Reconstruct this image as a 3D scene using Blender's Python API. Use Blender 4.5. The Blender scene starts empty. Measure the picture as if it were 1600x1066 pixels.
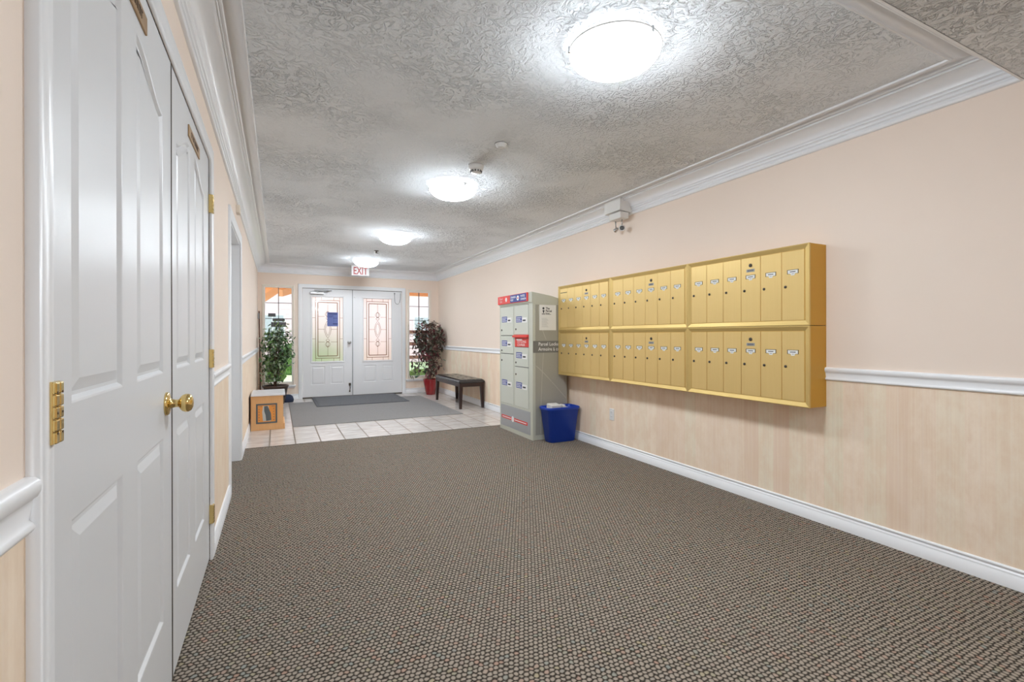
import bpy, bmesh, math, random
from mathutils import Vector, Matrix
random.seed(7)
PI = math.pi
S = bpy.context.scene
COL = S.collection

# ------------------------------------------------------------------ camera, world, exposure
XL, XR, YB, YN = -0.309, 2.939, 9.3825, 0.88      # wall planes: left, right, back; near edge of the raised ceiling
ZLOW, ZTOP = 2.248, 2.39                          # lower and raised ceiling heights
YF = -2.6                                         # wall behind the camera
cam_d = bpy.data.cameras.new('camera'); cam = bpy.data.objects.new('camera', cam_d); COL.objects.link(cam)
cam_d.sensor_width = 36; cam_d.lens = 744.54 / 1600 * 36; cam_d.shift_y = -(533 - 525.31) / 1600
cam_d.clip_start = 0.02; cam_d.clip_end = 200
yaw, pit, rol = 0.4571, -0.0006, -0.002
fw = Vector((math.sin(yaw), math.cos(yaw), 0)); rt = Vector((math.cos(yaw), -math.sin(yaw), 0)); up = Vector((0, 0, 1))
fw, up = fw * math.cos(pit) + up * math.sin(pit), up * math.cos(pit) - fw * math.sin(pit)
rt, up = rt * math.cos(rol) + up * math.sin(rol), up * math.cos(rol) - rt * math.sin(rol)
M = Matrix((rt, up, -fw)).transposed().to_4x4(); M.translation = Vector((0, 0, 1.13))
cam.matrix_world = M
S.camera = cam

W = bpy.data.worlds.new('sky'); S.world = W; W.use_nodes = True
wn = W.node_tree.nodes; wl = W.node_tree.links
bg = wn['Background']; bg.inputs[1].default_value = .62
tc = wn.new('ShaderNodeTexCoord'); sp = wn.new('ShaderNodeSeparateXYZ'); rp = wn.new('ShaderNodeValToRGB')
wl.new(tc.outputs['Generated'], sp.inputs[0]); wl.new(sp.outputs[2], rp.inputs[0]); wl.new(rp.outputs[0], bg.inputs[0])
rp.color_ramp.elements[0].color = (0.95, 0.97, 1, 1); rp.color_ramp.elements[1].color = (0.62, 0.76, 1, 1)
sun_d = bpy.data.lights.new('sun', 'SUN'); sun_d.energy = .85; sun_d.angle = 0.02; sun_d.color = (1, .95, .86)
sun = bpy.data.objects.new('sun', sun_d); COL.objects.link(sun); sun.rotation_euler = (math.radians(-38), math.radians(-30), 0)
LAMP = 16.0          # emission strength of the frosted domes
vs = S.view_settings
S.display_settings.display_device = 'sRGB'
vs.view_transform = 'Standard'; vs.look = 'None'; vs.gamma = 1; vs.use_curve_mapping = False
vs.exposure = 2.1
S.cycles.max_bounces = 14; S.cycles.diffuse_bounces = 12; S.cycles.sample_clamp_indirect = 6

# ------------------------------------------------------------------ materials
def mat(name, col, rough=.5, metal=0, emit=None, estr=0, spec=None, coat=0):
    m = bpy.data.materials.new(name); m.use_nodes = True
    b = m.node_tree.nodes['Principled BSDF']
    b.inputs['Base Color'].default_value = (*col, 1); b.inputs['Roughness'].default_value = rough
    b.inputs['Metallic'].default_value = metal
    if spec is not None: b.inputs['Specular IOR Level'].default_value = spec
    if coat: b.inputs['Coat Weight'].default_value = coat; b.inputs['Coat Roughness'].default_value = .08
    if emit: b.inputs['Emission Color'].default_value = (*emit, 1); b.inputs['Emission Strength'].default_value = estr
    return m
class NT:
    def __init__(s, m): s.t = m.node_tree; s.n = s.t.nodes; s.l = s.t.links; s.b = s.n['Principled BSDF']; s.c = None
    def N(s, t, **k):
        n = s.n.new('ShaderNode' + t)
        for a, v in k.items():
            if a.startswith('i_'):
                key = a[2:]; key = int(key) if key.isdigit() else key.replace('_', ' ')
                n.inputs[key].default_value = v
            else: setattr(n, a, v)
        return n
    def L(s, a, b): s.l.new(a, b)
    def pos(s, sc=(1, 1, 1)):
        g = s.N('NewGeometry'); v = s.N('VectorMath', operation='MULTIPLY'); v.inputs[1].default_value = sc
        s.L(g.outputs['Position'], v.inputs[0]); return v.outputs[0]
    def noise(s, sc, scale, detail=3, rough=.5, typ='FBM', dist=0):
        n = s.N('TexNoise', i_Scale=scale, i_Detail=detail, i_Roughness=rough, i_Distortion=dist); n.noise_type = typ
        s.L(s.pos(sc), n.inputs['Vector']); return n.outputs[0]
    def ramp(s, f, stops, interp='LINEAR'):
        r = s.N('ValToRGB'); r.color_ramp.interpolation = interp; e = r.color_ramp.elements
        while len(e) < len(stops): e.new(.5)
        for k, (p, c) in zip(e, stops): k.position = p; k.color = (*c, 1) if len(c) == 3 else c
        s.L(f, r.inputs[0]); return r.outputs[0]
    def math(s, op, a, b=None, clamp=False):
        n = s.N('Math', operation=op); n.use_clamp = clamp
        for i, v in enumerate((a, b)):
            if v is None: continue
            if isinstance(v, (int, float)): n.inputs[i].default_value = v
            else: s.L(v, n.inputs[i])
        return n.outputs[0]
    def mix(s, f, a, b, mode='MIX'):
        n = s.N('Mix', data_type='RGBA', blend_type=mode)
        for i, v in ((0, f), (6, a), (7, b)):
            if isinstance(v, (int, float)): n.inputs[i].default_value = v
            elif isinstance(v, tuple): n.inputs[i].default_value = (*v, 1)
            else: s.L(v, n.inputs[i])
        return n.outputs[2]
    def bump(s, h, strength=.3, dist=.002):
        b = s.N('Bump', i_Strength=strength, i_Distance=dist); s.L(h, b.inputs['Height']); s.L(b.outputs[0], s.b.inputs['Normal'])
    def color(s, c): s.L(c, s.b.inputs['Base Color'])

# painted upper wall
m_wall = mat('wall_paint', (.85, .765, .69), .75)
t = NT(m_wall); t.color(t.mix(t.noise((1, 1, 1), 2.2, 2), (.87, .745, .645), (.885, .765, .67))); t.bump(t.noise((1, 1, 1), 260, 2), .12, .001)
# banded mottled wallpaper below the rail
def wallpaper(name, axis, a, b, c):
    m = mat(name, a, .7); t = NT(m)
    g = t.N('NewGeometry'); s3 = t.N('SeparateXYZ'); t.L(g.outputs['Position'], s3.inputs[0])
    u = s3.outputs[axis]
    cell = t.math('FLOOR', t.math('MULTIPLY', u, 9.2)); wn_ = t.N('TexWhiteNoise', noise_dimensions='1D'); t.L(cell, wn_.inputs['W'])
    band = t.ramp(wn_.outputs[0], [(0, a), (.5, b), (1, c)])
    fine = t.noise((40, 40, .6) if axis == 1 else (40, 40, .6), 2.2, 3, .6)
    blot = t.noise((2.2, 2.2, 1.3), 4.5, 5, .65)
    col = t.mix(t.math('MULTIPLY', t.ramp(blot, [(.40, (0, 0, 0)), (.60, (1, 1, 1))]), .62), band, (b[0] * .88, b[1] * .80, b[2] * .72))
    col = t.mix(t.math('MULTIPLY', t.ramp(fine, [(.4, (0, 0, 0)), (.62, (1, 1, 1))]), .24), col, tuple(min(1, x * 1.14) for x in b))
    fr = t.math('FRACT', t.math('MULTIPLY', u, 9.2)); ln = t.math('LESS_THAN', t.math('ABSOLUTE', t.math('SUBTRACT', fr, .5)), .03)
    col = t.mix(t.math('MULTIPLY', ln, .25), col, (.9, .78, .66))
    t.color(col); return m
m_paper = wallpaper('wallpaper_banded', 1, (.84, .655, .51), (.93, .78, .63), (.85, .77, .60))
m_paper_l = wallpaper('wallpaper_banded_warm', 1, (.86, .68, .52), (.90, .76, .61), (.87, .72, .56))
m_paper_b = wallpaper('wallpaper_banded_back', 0, (.84, .71, .60), (.88, .76, .66), (.86, .74, .63))
m_white = mat('white_trim_paint', (.87, .885, .91), .32)
m_door = mat('white_door_paint', (.72, .735, .755), .34, spec=.35)
t = NT(m_door); t.bump(t.noise((1, 24, 1.5), 9, 4, .6), .10, .001)
m_fdoor = mat('white_steel_door', (.82, .83, .85), .35)
# textured ceiling
m_ceil = mat('textured_ceiling', (.88, .92, .96), .95, spec=.15)
t = NT(m_ceil)
n1 = t.noise((1, 1, 1), 19, 4, .55, 'FBM', 2.2); n2 = t.noise((1, 1.0, 1), 60, 3, .5, 'FBM', .8)
patch = t.ramp(t.noise((1, 1, 1), 1.7, 2), [(.38, (.15, .15, .15)), (.62, (1, 1, 1))])
k1 = t.ramp(n1, [(.42, (0, 0, 0)), (.50, (.85, .85, .85)), (.62, (1, 1, 1))])
hh = t.math('ADD', t.math('MULTIPLY', k1, patch), t.math('MULTIPLY', n2, .45)); t.bump(hh, 1.0, .0115)
# woven loop carpet (rows of loops set half a step apart)
m_carpet = mat('loop_carpet', (.26, .23, .2), .95, spec=.1)
t = NT(m_carpet)
g = t.N('NewGeometry'); s3 = t.N('SeparateXYZ'); t.L(g.outputs['Position'], s3.inputs[0])
jit = t.noise((1, 1, 1), 38, 3)
PX, PY = .0195, .0185
rx = t.math('ADD', t.math('DIVIDE', s3.outputs[0], PX), t.math('MULTIPLY', jit, .9))
ry = t.math('ADD', t.math('DIVIDE', s3.outputs[1], PY), t.math('MULTIPLY', jit, 1.1))
row = t.math('FLOOR', ry); off = t.math('MULTIPLY', t.math('MODULO', row, 2), .5)
fx = t.math('FRACT', t.math('ADD', rx, off)); fy = t.math('FRACT', ry)
dx = t.math('SUBTRACT', fx, .5); dy = t.math('SUBTRACT', fy, .5)
r2 = t.math('ADD', t.math('MULTIPLY', dx, dx), t.math('MULTIPLY', t.math('MULTIPLY', dy, dy), 1.0))
loop = t.math('SUBTRACT', 1, t.math('MULTIPLY', r2, 2.6), True)
base = t.ramp(loop, [(.30, (.022, .017, .013)), (.55, (.16, .136, .11)), (.80, (.37, .322, .27))])
cid = t.N('CombineXYZ'); t.L(t.math('FLOOR', t.math('ADD', rx, off)), cid.inputs[0]); t.L(row, cid.inputs[1])
wn2 = t.N('TexWhiteNoise', noise_dimensions='2D'); t.L(cid.outputs[0], wn2.inputs['Vector'])
tint = t.ramp(wn2.outputs[0], [(0, (.95, .93, .9)), (.8, (1.05, 1, .97)), (.86, (1.2, .8, .7)), (.92, (.7, .9, 1)), (1, (1.1, 1.05, .75))])
colr = t.mix(.75, base, tint, 'MULTIPLY')
colr = t.mix(t.math('MULTIPLY', t.noise((1, 1, 1), 1.3, 3), .25), colr, (.20, .174, .145))
t.color(colr); t.bump(loop, .6, .004)
# entry tile
TX0, TP, TY0 = -0.08, .248, 5.47
m_tile = mat('entry_tile', (.6, .57, .53), .16)
t = NT(m_tile)
g = t.N('NewGeometry'); s3 = t.N('SeparateXYZ'); t.L(g.outputs['Position'], s3.inputs[0])
gx = t.math('FRACT', t.math('DIVIDE', t.math('ADD', s3.outputs[0], -TX0 + 2.48), TP)); gy = t.math('FRACT', t.math('DIVIDE', t.math('SUBTRACT', s3.outputs[1], TY0), TP))
line = t.math('MAXIMUM', t.math('GREATER_THAN', t.math('ABSOLUTE', t.math('SUBTRACT', gx, .5)), .472), t.math('GREATER_THAN', t.math('ABSOLUTE', t.math('SUBTRACT', gy, .5)), .478))
bs = t.mix(t.ramp(t.noise((1, 3, 1), 5, 4, .6), [(.35, (0, 0, 0)), (.65, (1, 1, 1))]), (.56, .52, .49), (.72, .68, .65))
t.color(t.mix(line, bs, (.22, .18, .15)))
t.L(t.math('ADD', t.math('MULTIPLY', line, .5), .17), t.b.inputs['Roughness']); t.bump(t.math('SUBTRACT', 1, line), .3, .002)
def speck(name, a, b, scale=300, rough=.95, bumpd=.002):
    m = mat(name, a, rough, spec=.15); t = NT(m); f = t.ramp(t.noise((1, 1, 1), scale, 2, .6), [(.38, a), (.62, b)]); t.color(f)
    t.bump(t.noise((1, 1, 1), scale, 2), .4, bumpd); return m
m_mat1 = speck('grey_carpet_inset', (.19, .185, .185), (.31, .30, .30), 170)
m_mat2 = speck('charcoal_mat', (.085, .09, .10), (.17, .175, .19), 120)
# brushed gold cabinet metal
m_gold = mat('brushed_gold', (.78, .57, .23), .42, .55); t = NT(m_gold)
t.color(t.mix(t.noise((1, 60, .5), 6, 3), (.76, .55, .215), (.82, .61, .27))); t.bump(t.noise((1, 90, 1), 8, 2), .05, .0005)
m_gframe = mat('polished_gold_frame', (.70, .51, .20), .5, .75)
m_gold_side = mat('gold_reflection_tone', (.62, .335, .035), .38, .3)  # cabinet sides: darker orange reflection of the gold metal painted into the colour
m_goldd = mat('gold_gap_dark', (.12, .075, .02), .6)
m_brass = mat('polished_brass', (.80, .60, .25), .16, 1)
m_brassd = mat('brass_engraving', (.10, .06, .03), .5)
m_plate = mat('bronze_plate', (.42, .27, .14), .35, .5)
m_dark = mat('dark_metal', (.10, .085, .07), .4, .7)
m_black = mat('black', (.02, .02, .022), .5)
m_card = mat('paper_white', (.82, .82, .80), .6)
m_ink = mat('ink_dark', (.05, .05, .06), .7)
m_grey = mat('grey_plate', (.35, .36, .37), .45, .3)
m_lock = mat('locker_enamel', (.54, .55, .47), .4)
m_lockd = mat('locker_door_enamel', (.60, .62, .55), .35)
m_side = mat('locker_side_film', (.37, .36, .31), .42)
m_band = mat('locker_dark_band', (.185, .185, .175), .45)
m_arc = mat('locker_pale_arc', (.47, .46, .40), .42)
m_basep = mat('locker_grey_panel', (.36, .37, .38), .35)
m_red = mat('post_red', (.72, .045, .035), .4)
m_redd = mat('post_red_dark', (.45, .02, .02), .45)
m_blue = mat('post_blue', (.03, .06, .30), .4)
m_wink = mat('lettering_white', (.85, .85, .85), .5)
m_bin = mat('blue_plastic', (.004, .045, .40), .38)
m_steel = mat('brushed_steel', (.62, .62, .63), .3, 1)
m_lead = mat('brown_came', (.27, .16, .10), .4, .4)
m_beige = mat('window_frame_beige', (.86, .79, .70), .5)
m_munt = mat('dark_muntin', (.09, .09, .10), .5)
m_bwood = mat('espresso_wood', (.026, .009, .007), .35, coat=.12)
m_leath = mat('black_leather', (.025, .024, .026), .22, coat=.3)
m_pine = mat('pine_box', (.72, .40, .17), .45); t = NT(m_pine); t.color(t.mix(t.noise((8, 2, 1.2), 4, 4), (.66, .36, .15), (.78, .46, .22)))
m_boxtop = mat('white_laminate', (.72, .73, .77), .3)
m_bwn = mat('brown_edge', (.12, .045, .025), .5)
m_orng = mat('orange_print', (.75, .30, .06), .5)
m_pgrey = mat('print_grey', (.10, .12, .13), .5)
m_plgt = mat('print_light', (.5, .52, .5), .5)
m_pot = mat('red_glazed_pot', (.30, .012, .016), .12, coat=.6)
m_potb = mat('dark_brown_pot', (.06, .035, .025), .5)
m_soil = speck('soil', (.03, .02, .015), (.08, .055, .04), 80)
m_trunk = mat('pale_bark', (.30, .24, .19), .8); t = NT(m_trunk); t.color(t.mix(t.noise((1, 1, 4), 30, 3), (.20, .14, .10), (.42, .36, .30)))
m_trunk2 = mat('brown_bark', (.14, .09, .06), .8)
def leafmat(name, stops):
    m = mat(name, stops[0], .38); t = NT(m)
    at = t.N('Attribute', attribute_name='leaf_tone'); k = len(stops) - 1
    t.color(t.ramp(at.outputs['Fac'], [(i / k, c) for i, c in enumerate(stops)])); return m
m_leaf1 = leafmat('ficus_leaves', [(.03, .09, .035), (.08, .19, .06), (.19, .32, .10), (.42, .50, .38), (.06, .12, .08)])
m_leaf2 = leafmat('burgundy_leaves', [(.04, .09, .05), (.16, .02, .035), (.07, .14, .09), (.20, .04, .055), (.13, .19, .14)])
m_navy = mat('navy_fabric', (.02, .03, .07), .8)
m_wood = mat('brown_pole_wood', (.13, .06, .035), .5)
m_notice = mat('blue_notice_paper', (.13, .17, .42), .6)
m_notice2 = mat('notice_dark_print', (.03, .045, .17), .6)
m_stick = mat('grey_sticker', (.12, .12, .13), .6)
m_plastic = mat('white_plastic', (.78, .78, .77), .4)
m_slot = mat('grey_slots', (.12, .12, .12), .6)
m_ext_o = mat('cedar_beam', (.80, .33, .10), .6); t = NT(m_ext_o); t.color(t.mix(t.noise((1, 1, 5), 5, 3), (.78, .36, .13), (.90, .55, .30)))
m_ext_p = mat('pink_siding', (.78, .60, .62), .8)
m_ext_w = mat('white_siding', (.8, .8, .82), .8)
m_ext_g = mat('house_glass', (.42, .46, .5), .3)
m_brick = mat('pink_brick', (.78, .56, .52), .9)
m_grass = speck('lawn', (.40, .52, .22), (.66, .74, .42), 25, .95, .01)
m_conc = mat('porch_concrete', (.5, .48, .46), .9)
m_hedge = speck('hedge_leaves', (.05, .13, .03), (.16, .28, .08), 25, .9, .05)
m_fence = mat('fence_brown', (.20, .11, .07), .8)
m_exit_w = mat('exit_face', (.17, .163, .16), .6, emit=(1, .93, .9), estr=.05)
m_exit_r = mat('exit_letters', (.11, .003, .002), .6, emit=(1, .10, .05), estr=.02)
m_dome = mat('frosted_dome', (.95, .95, .95), .3, emit=(.905, .985, 1.055), estr=LAMP)
m_rimglass = mat('white_glass_rim', (.75, .75, .75), .3, emit=(.93, .98, 1.03), estr=1.2)
m_chrome = mat('silver_clip', (.5, .5, .5), .25, 1)
def glass(name, rough, tint, fac):
    m = bpy.data.materials.new(name); m.use_nodes = True; n = m.node_tree.nodes; l = m.node_tree.links; n.clear()
    o = n.new('ShaderNodeOutputMaterial'); mx = n.new('ShaderNodeMixShader'); g = n.new('ShaderNodeBsdfGlossy'); g.inputs['Roughness'].default_value = .05
    if rough: a = n.new('ShaderNodeBsdfRefraction'); a.inputs['Roughness'].default_value = rough; a.inputs['IOR'].default_value = 1.12; a.inputs['Color'].default_value = (*tint, 1)
    else: a = n.new('ShaderNodeBsdfTransparent'); a.inputs['Color'].default_value = (*tint, 1)
    fr = n.new('ShaderNodeFresnel'); fr.inputs['IOR'].default_value = 1.45
    l.new(fr.outputs[0], mx.inputs[0]); l.new(a.outputs[0], mx.inputs[1]); l.new(g.outputs[0], mx.inputs[2]); l.new(mx.outputs[0], o.inputs['Surface'])
    return m
m_glass = glass('clear_glass', 0, (.97, .98, .98), 0)
m_frost = glass('textured_glass', .75, (.98, .97, .96), 0)

# ------------------------------------------------------------------ mesh helpers
class MB:
    def __init__(s): s.bm = bmesh.new(); s.mi = 0
    def _f(s, vs_):
        try: f = s.bm.faces.new(vs_)
        except ValueError: return None
        f.material_index = s.mi; return f
    def _add(s, other):
        for f in other.faces: f.material_index = s.mi
        me = bpy.data.meshes.new('tmp'); other.to_mesh(me); other.free(); s.bm.from_mesh(me); bpy.data.meshes.remove(me); return s
    def box(s, x0, x1, y0, y1, z0, z1, bev=0, seg=2, rot=None, smooth=False):
        b = bmesh.new(); bmesh.ops.create_cube(b, size=1)
        bmesh.ops.scale(b, verts=b.verts, vec=(x1 - x0, y1 - y0, z1 - z0))
        if bev: bmesh.ops.bevel(b, geom=list(b.edges), offset=min(bev, .49 * min(abs(x1 - x0), abs(y1 - y0), abs(z1 - z0))), segments=seg, affect='EDGES', profile=.5)
        if rot: bmesh.ops.rotate(b, verts=b.verts, matrix=rot, cent=(0, 0, 0))
        bmesh.ops.translate(b, verts=b.verts, vec=((x0 + x1) / 2, (y0 + y1) / 2, (z0 + z1) / 2))
        if smooth:
            for f in b.faces: f.smooth = True
        return s._add(b)
    def lathe(s, c, prof, seg=32, axis='Z', smooth=True):
        """prof: list of (radius, height) along the axis from c"""
        b = bmesh.new(); rings = []
        for r, h in prof:
            if r < 1e-5: rings.append([b.verts.new((0, 0, h))])
            else: rings.append([b.verts.new((r * math.cos(2 * PI * i / seg), r * math.sin(2 * PI * i / seg), h)) for i in range(seg)])
        for A, B in zip(rings, rings[1:]):
            for i in range(seg):
                j = (i + 1) % seg
                q = [A[0], B[j], B[i]] if len(A) == 1 and len(B) > 1 else [A[i], A[j], B[0]] if len(B) == 1 and len(A) > 1 else [A[i], A[j], B[j], B[i]] if len(A) > 1 else None
                if q:
                    f = b.faces.new(q); f.smooth = smooth
        if len(rings[0]) > 1: b.faces.new(rings[0][::-1])
        if len(rings[-1]) > 1: b.faces.new(rings[-1])
        bmesh.ops.recalc_face_normals(b, faces=b.faces)
        R = {'Z': Matrix(), 'X': Matrix.Rotation(PI / 2, 4, 'Y'), '-X': Matrix.Rotation(-PI / 2, 4, 'Y'), '-Y': Matrix.Rotation(PI / 2, 4, 'X'), '-Z': Matrix.Rotation(PI, 4, 'X')}[axis]
        bmesh.ops.transform(b, verts=b.verts, matrix=Matrix.Translation(c) @ R); return s._add(b)
    def tube(s, pts, r, seg=8, closed=False):
        pts = [Vector(p) for p in pts]; n = len(pts); rs = r if isinstance(r, (list, tuple)) else [r] * n
        b = bmesh.new(); rings = []
        for i, p in enumerate(pts):
            a = pts[(i - 1) % n] if (i or closed) else p; c = pts[(i + 1) % n] if (i < n - 1 or closed) else p
            d = (c - a).normalized() if (c - a).length else Vector((0, 0, 1))
            ref = Vector((0, 0, 1)) if abs(d.z) < .9 else Vector((1, 0, 0))
            u = d.cross(ref).normalized(); v = d.cross(u)
            rings.append([b.verts.new(p + (u * math.cos(2 * PI * k / seg) + v * math.sin(2 * PI * k / seg)) * rs[i]) for k in range(seg)])
        prs = list(zip(rings, rings[1:])) + ([(rings[-1], rings[0])] if closed else [])
        for A, B in prs:
            for k in range(seg):
                f = b.faces.new([A[k], A[(k + 1) % seg], B[(k + 1) % seg], B[k]]); f.smooth = True
        if not closed: b.faces.new(rings[0][::-1]); b.faces.new(rings[-1])
        bmesh.ops.recalc_face_normals(b, faces=b.faces); return s._add(b)
    def prism(s, poly, fn, d0, d1):
        """poly of (u,v); fn(u,v,d)->xyz; solid from depth d0 to d1"""
        b = bmesh.new(); A = [b.verts.new(fn(u, v, d0)) for u, v in poly]; B = [b.verts.new(fn(u, v, d1)) for u, v in poly]
        b.faces.new(A); b.faces.new(B[::-1]); n = len(poly)
        for i in range(n): b.faces.new([A[i], B[i], B[(i + 1) % n], A[(i + 1) % n]])
        bmesh.ops.recalc_face_normals(b, faces=b.faces); return s._add(b)
    def sweep(s, prof, fn_list, smooth_from=None):
        """prof points -> for every station a function profile point -> xyz; quads between stations"""
        rows = [[s.bm.verts.new(fn(*p)) for p in prof] for fn in fn_list]
        for A, B in zip(rows, rows[1:]):
            for i in range(len(prof) - 1): s._f([A[i], A[i + 1], B[i + 1], B[i]])
        return s
    def quad(s, *p): return s._f([s.bm.verts.new(q) for q in p])
    def shade(s, ang=40):
        for f in s.bm.faces: f.smooth = True
        for e in s.bm.edges:
            e.smooth = not (len(e.link_faces) == 2 and e.calc_face_angle(0) > math.radians(ang))
        return s
    def build(s, name, mats, parent=None, recalc=False):
        if recalc: bmesh.ops.recalc_face_normals(s.bm, faces=s.bm.faces)
        org = Vector((0, 0, 0)); p = parent
        while p is not None: org = org + p.location; p = p.parent
        if parent is None:
            vsx = [v.co for v in s.bm.verts]; lo = Vector([min(v[i] for v in vsx) for i in range(3)]); hi = Vector([max(v[i] for v in vsx) for i in range(3)])
            org = Vector(((lo.x + hi.x) / 2, (lo.y + hi.y) / 2, lo.z))
        bmesh.ops.translate(s.bm, verts=s.bm.verts, vec=-org)
        me = bpy.data.meshes.new(name); s.bm.to_mesh(me); s.bm.free()
        for m in (mats if isinstance(mats, (list, tuple)) else [mats]): me.materials.append(m)
        o = bpy.data.objects.new(name, me); COL.objects.link(o)
        if parent is None: o.location = org
        else: o.parent = parent
        return o
def thing(name, label, cat, loc, group=None):
    o = bpy.data.objects.new(name, None); o.empty_display_size = .05; COL.objects.link(o); o.location = loc
    return tag(o, label, cat, group)
def tag(o, label, cat, group=None):
    o['label'] = label; o['category'] = cat
    if group: o['group'] = group
    return o
def struct(o): o['kind'] = 'structure'; return o
def fX(x0, sgn=1): return lambda u, v, d: (x0 + sgn * d, u, v)        # u=Y v=Z d along +X*sgn
def fY(y0): return lambda u, v, d: (u, y0 - d, v)                      # u=X v=Z d towards the camera
def rect(a, b, c, d): return [(a, c), (b, c), (b, d), (a, d)]
def inset(poly, d):
    n = len(poly); out = []; area = sum(poly[i][0] * poly[(i + 1) % n][1] - poly[(i + 1) % n][0] * poly[i][1] for i in range(n)); sg = 1 if area > 0 else -1
    for i in range(n):
        p0, p1, p2 = Vector(poly[i - 1]), Vector(poly[i]), Vector(poly[(i + 1) % n])
        a = (p1 - p0).normalized(); b = (p2 - p1).normalized(); na = Vector((-a.y, a.x)) * sg; nb = Vector((-b.y, b.x)) * sg
        m = (na + nb); m = m / max(m.length_squared, .05) * 2 if m.length else na
        q = p1 + m * d; out.append((q.x, q.y))
    return out
def plate(mb, outer, holes, fn, d, thick, rings=None, cap=True):
    """slab face at depth d with shaped holes; each hole continues as rings [(inset, depth)...] and is capped"""
    bm = mb.bm; edges = []; loops = []
    for poly in [outer] + holes:
        v = [bm.verts.new(fn(u, w, d)) for u, w in poly]; loops.append(v)
        edges += [bm.edges.new((v[i], v[(i + 1) % len(v)])) for i in range(len(v))]
    r = bmesh.ops.triangle_fill(bm, edges=edges, use_beauty=True)
    for g in r['geom']:
        if isinstance(g, bmesh.types.BMFace): g.material_index = mb.mi
    n = len(outer); back = [bm.verts.new(fn(u, w, d - thick)) for u, w in outer]
    for i in range(n): mb._f([loops[0][i], loops[0][(i + 1) % n], back[(i + 1) % n], back[i]])
    if rings:
        for poly, v in zip(holes, loops[1:]):
            prev = v
            for ins, dd in rings:
                q = inset(poly, ins) if ins else poly
                cur = [bm.verts.new(fn(u, w, dd)) for u, w in q]; k = len(cur)
                for i in range(k): mb._f([prev[i], prev[(i + 1) % k], cur[(i + 1) % k], cur[i]])
                prev = cur
            if cap: mb._f(prev)
    return mb
def text(s, size, fn, u0, v0, d=.0008, align='LEFT', bold=0, sx=1):
    cu = bpy.data.curves.new('t', 'FONT'); cu.body = s; cu.size = size; cu.align_x = align; cu.offset = bold; cu.resolution_u = 2
    ob = bpy.data.objects.new('t', cu); COL.objects.link(ob); bpy.context.view_layer.update()
    me = ob.evaluated_get(bpy.context.evaluated_depsgraph_get()).to_mesh()
    mb = MB(); mb.bm.from_mesh(me); ob.to_mesh_clear() if hasattr(ob, 'to_mesh_clear') else None
    bpy.data.objects.remove(ob); bpy.data.curves.remove(cu)
    for v in mb.bm.verts: v.co = Vector(fn(u0 + v.co.x * sx, v0 + v.co.y, d))
    return mb
def join(mb, other): mb._add(other.bm); return mb
def add_text(mb, *a, **k):
    o = text(*a, **k); mi = mb.mi; mb._add(o.bm); return mb

# ------------------------------------------------------------------ room shell
ZR0, ZR1 = .862, .939     # chair rail
def wall_faces(mb, fn, u0, u1, z0, z1, openings, zsplit=.9):
    """rectangles around the openings (u0,u1,z0,z1), material 1 below zsplit"""
    us = sorted({u0, u1, *[o[0] for o in openings], *[o[1] for o in openings]}); zs = sorted({z0, z1, zsplit, *[o[2] for o in openings], *[o[3] for o in openings]})
    zs = [z for z in zs if z0 <= z <= z1]
    for a, b in zip(us, us[1:]):
        for c, d in zip(zs, zs[1:]):
            um, zm = (a + b) / 2, (c + d) / 2
            if any(o[0] < um < o[1] and o[2] < zm < o[3] for o in openings): continue
            mb.mi = 1 if zm < zsplit else 0
            mb.quad(fn(a, c, 0), fn(b, c, 0), fn(b, d, 0), fn(a, d, 0))
    mb.mi = 0
DC = (.937, 2.833, 0, 2.022)          # closet double door opening (Y range)
DO = (3.945, 4.99, 0, 1.972)          # second opening in the left wall
mb = MB(); wall_faces(mb, fX(XL), YF, YB, 0, ZTOP + .02, [DC, DO])
for z in (0,):      # reveals of the second opening
    a, b, _, h = DO
    mb.quad((XL, a, 0), (XL - .16, a, 0), (XL - .16, a, h), (XL, a, h)); mb.quad((XL, b, 0), (XL - .16, b, 0), (XL - .16, b, h), (XL, b, h)); mb.quad((XL, a, h), (XL, b, h), (XL - .16, b, h), (XL - .16, a, h))
mb.box(XL - .30, XL - .20, YF, YB, -.02, 2.5)
struct(mb.build('wall_left', [m_wall, m_paper_l]))
mb = MB(); wall_faces(mb, fX(XR), YF, YB, 0, ZTOP + .02, [])
mb.box(XR + .02, XR + .12, YF, YB + .2, -.02, 2.5)
struct(mb.build('wall_right', [m_wall, m_paper]))
FD = (.40, 2.20, 0, 2.006)
WLo = (-.222, .250, .285, 2.02); WRo = (2.320, 2.768, .300, 2.03)
mb = MB(); wall_faces(mb, fY(YB), XL, XR, 0, ZTOP + .02, [FD, WLo, WRo])
for (a, b, c, d) in (WLo, WRo, FD):
    mb.mi = 0; D2 = YB + .14
    mb.quad((a, YB, c), (a, D2, c), (a, D2, d), (a, YB, d)); mb.quad((b, YB, c), (b, D2, c), (b, D2, d), (b, YB, d)); mb.quad((a, YB, d), (b, YB, d), (b, D2, d), (a, D2, d)); mb.quad((a, YB, c), (b, YB, c), (b, D2, c), (a, D2, c))
wall_faces(mb, lambda u, v, d: (u, YB + .14, v), XL - .3, XR + .3, -.1, 2.6, [FD, WLo, WRo], -1)
struct(mb.build('wall_back', [m_wall, m_paper_b]))
mb = MB(); wall_faces(mb, lambda u, v, d: (u, YF, v), XL, XR, 0, ZTOP, []); struct(mb.build('wall_front', [m_wall, m_paper]))
mb = MB(); mb.quad((XL - .2, YF, 0), (XR, YF, 0), (XR, TY0, 0), (XL - .2, TY0, 0)); struct(mb.build('floor', m_carpet))
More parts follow.
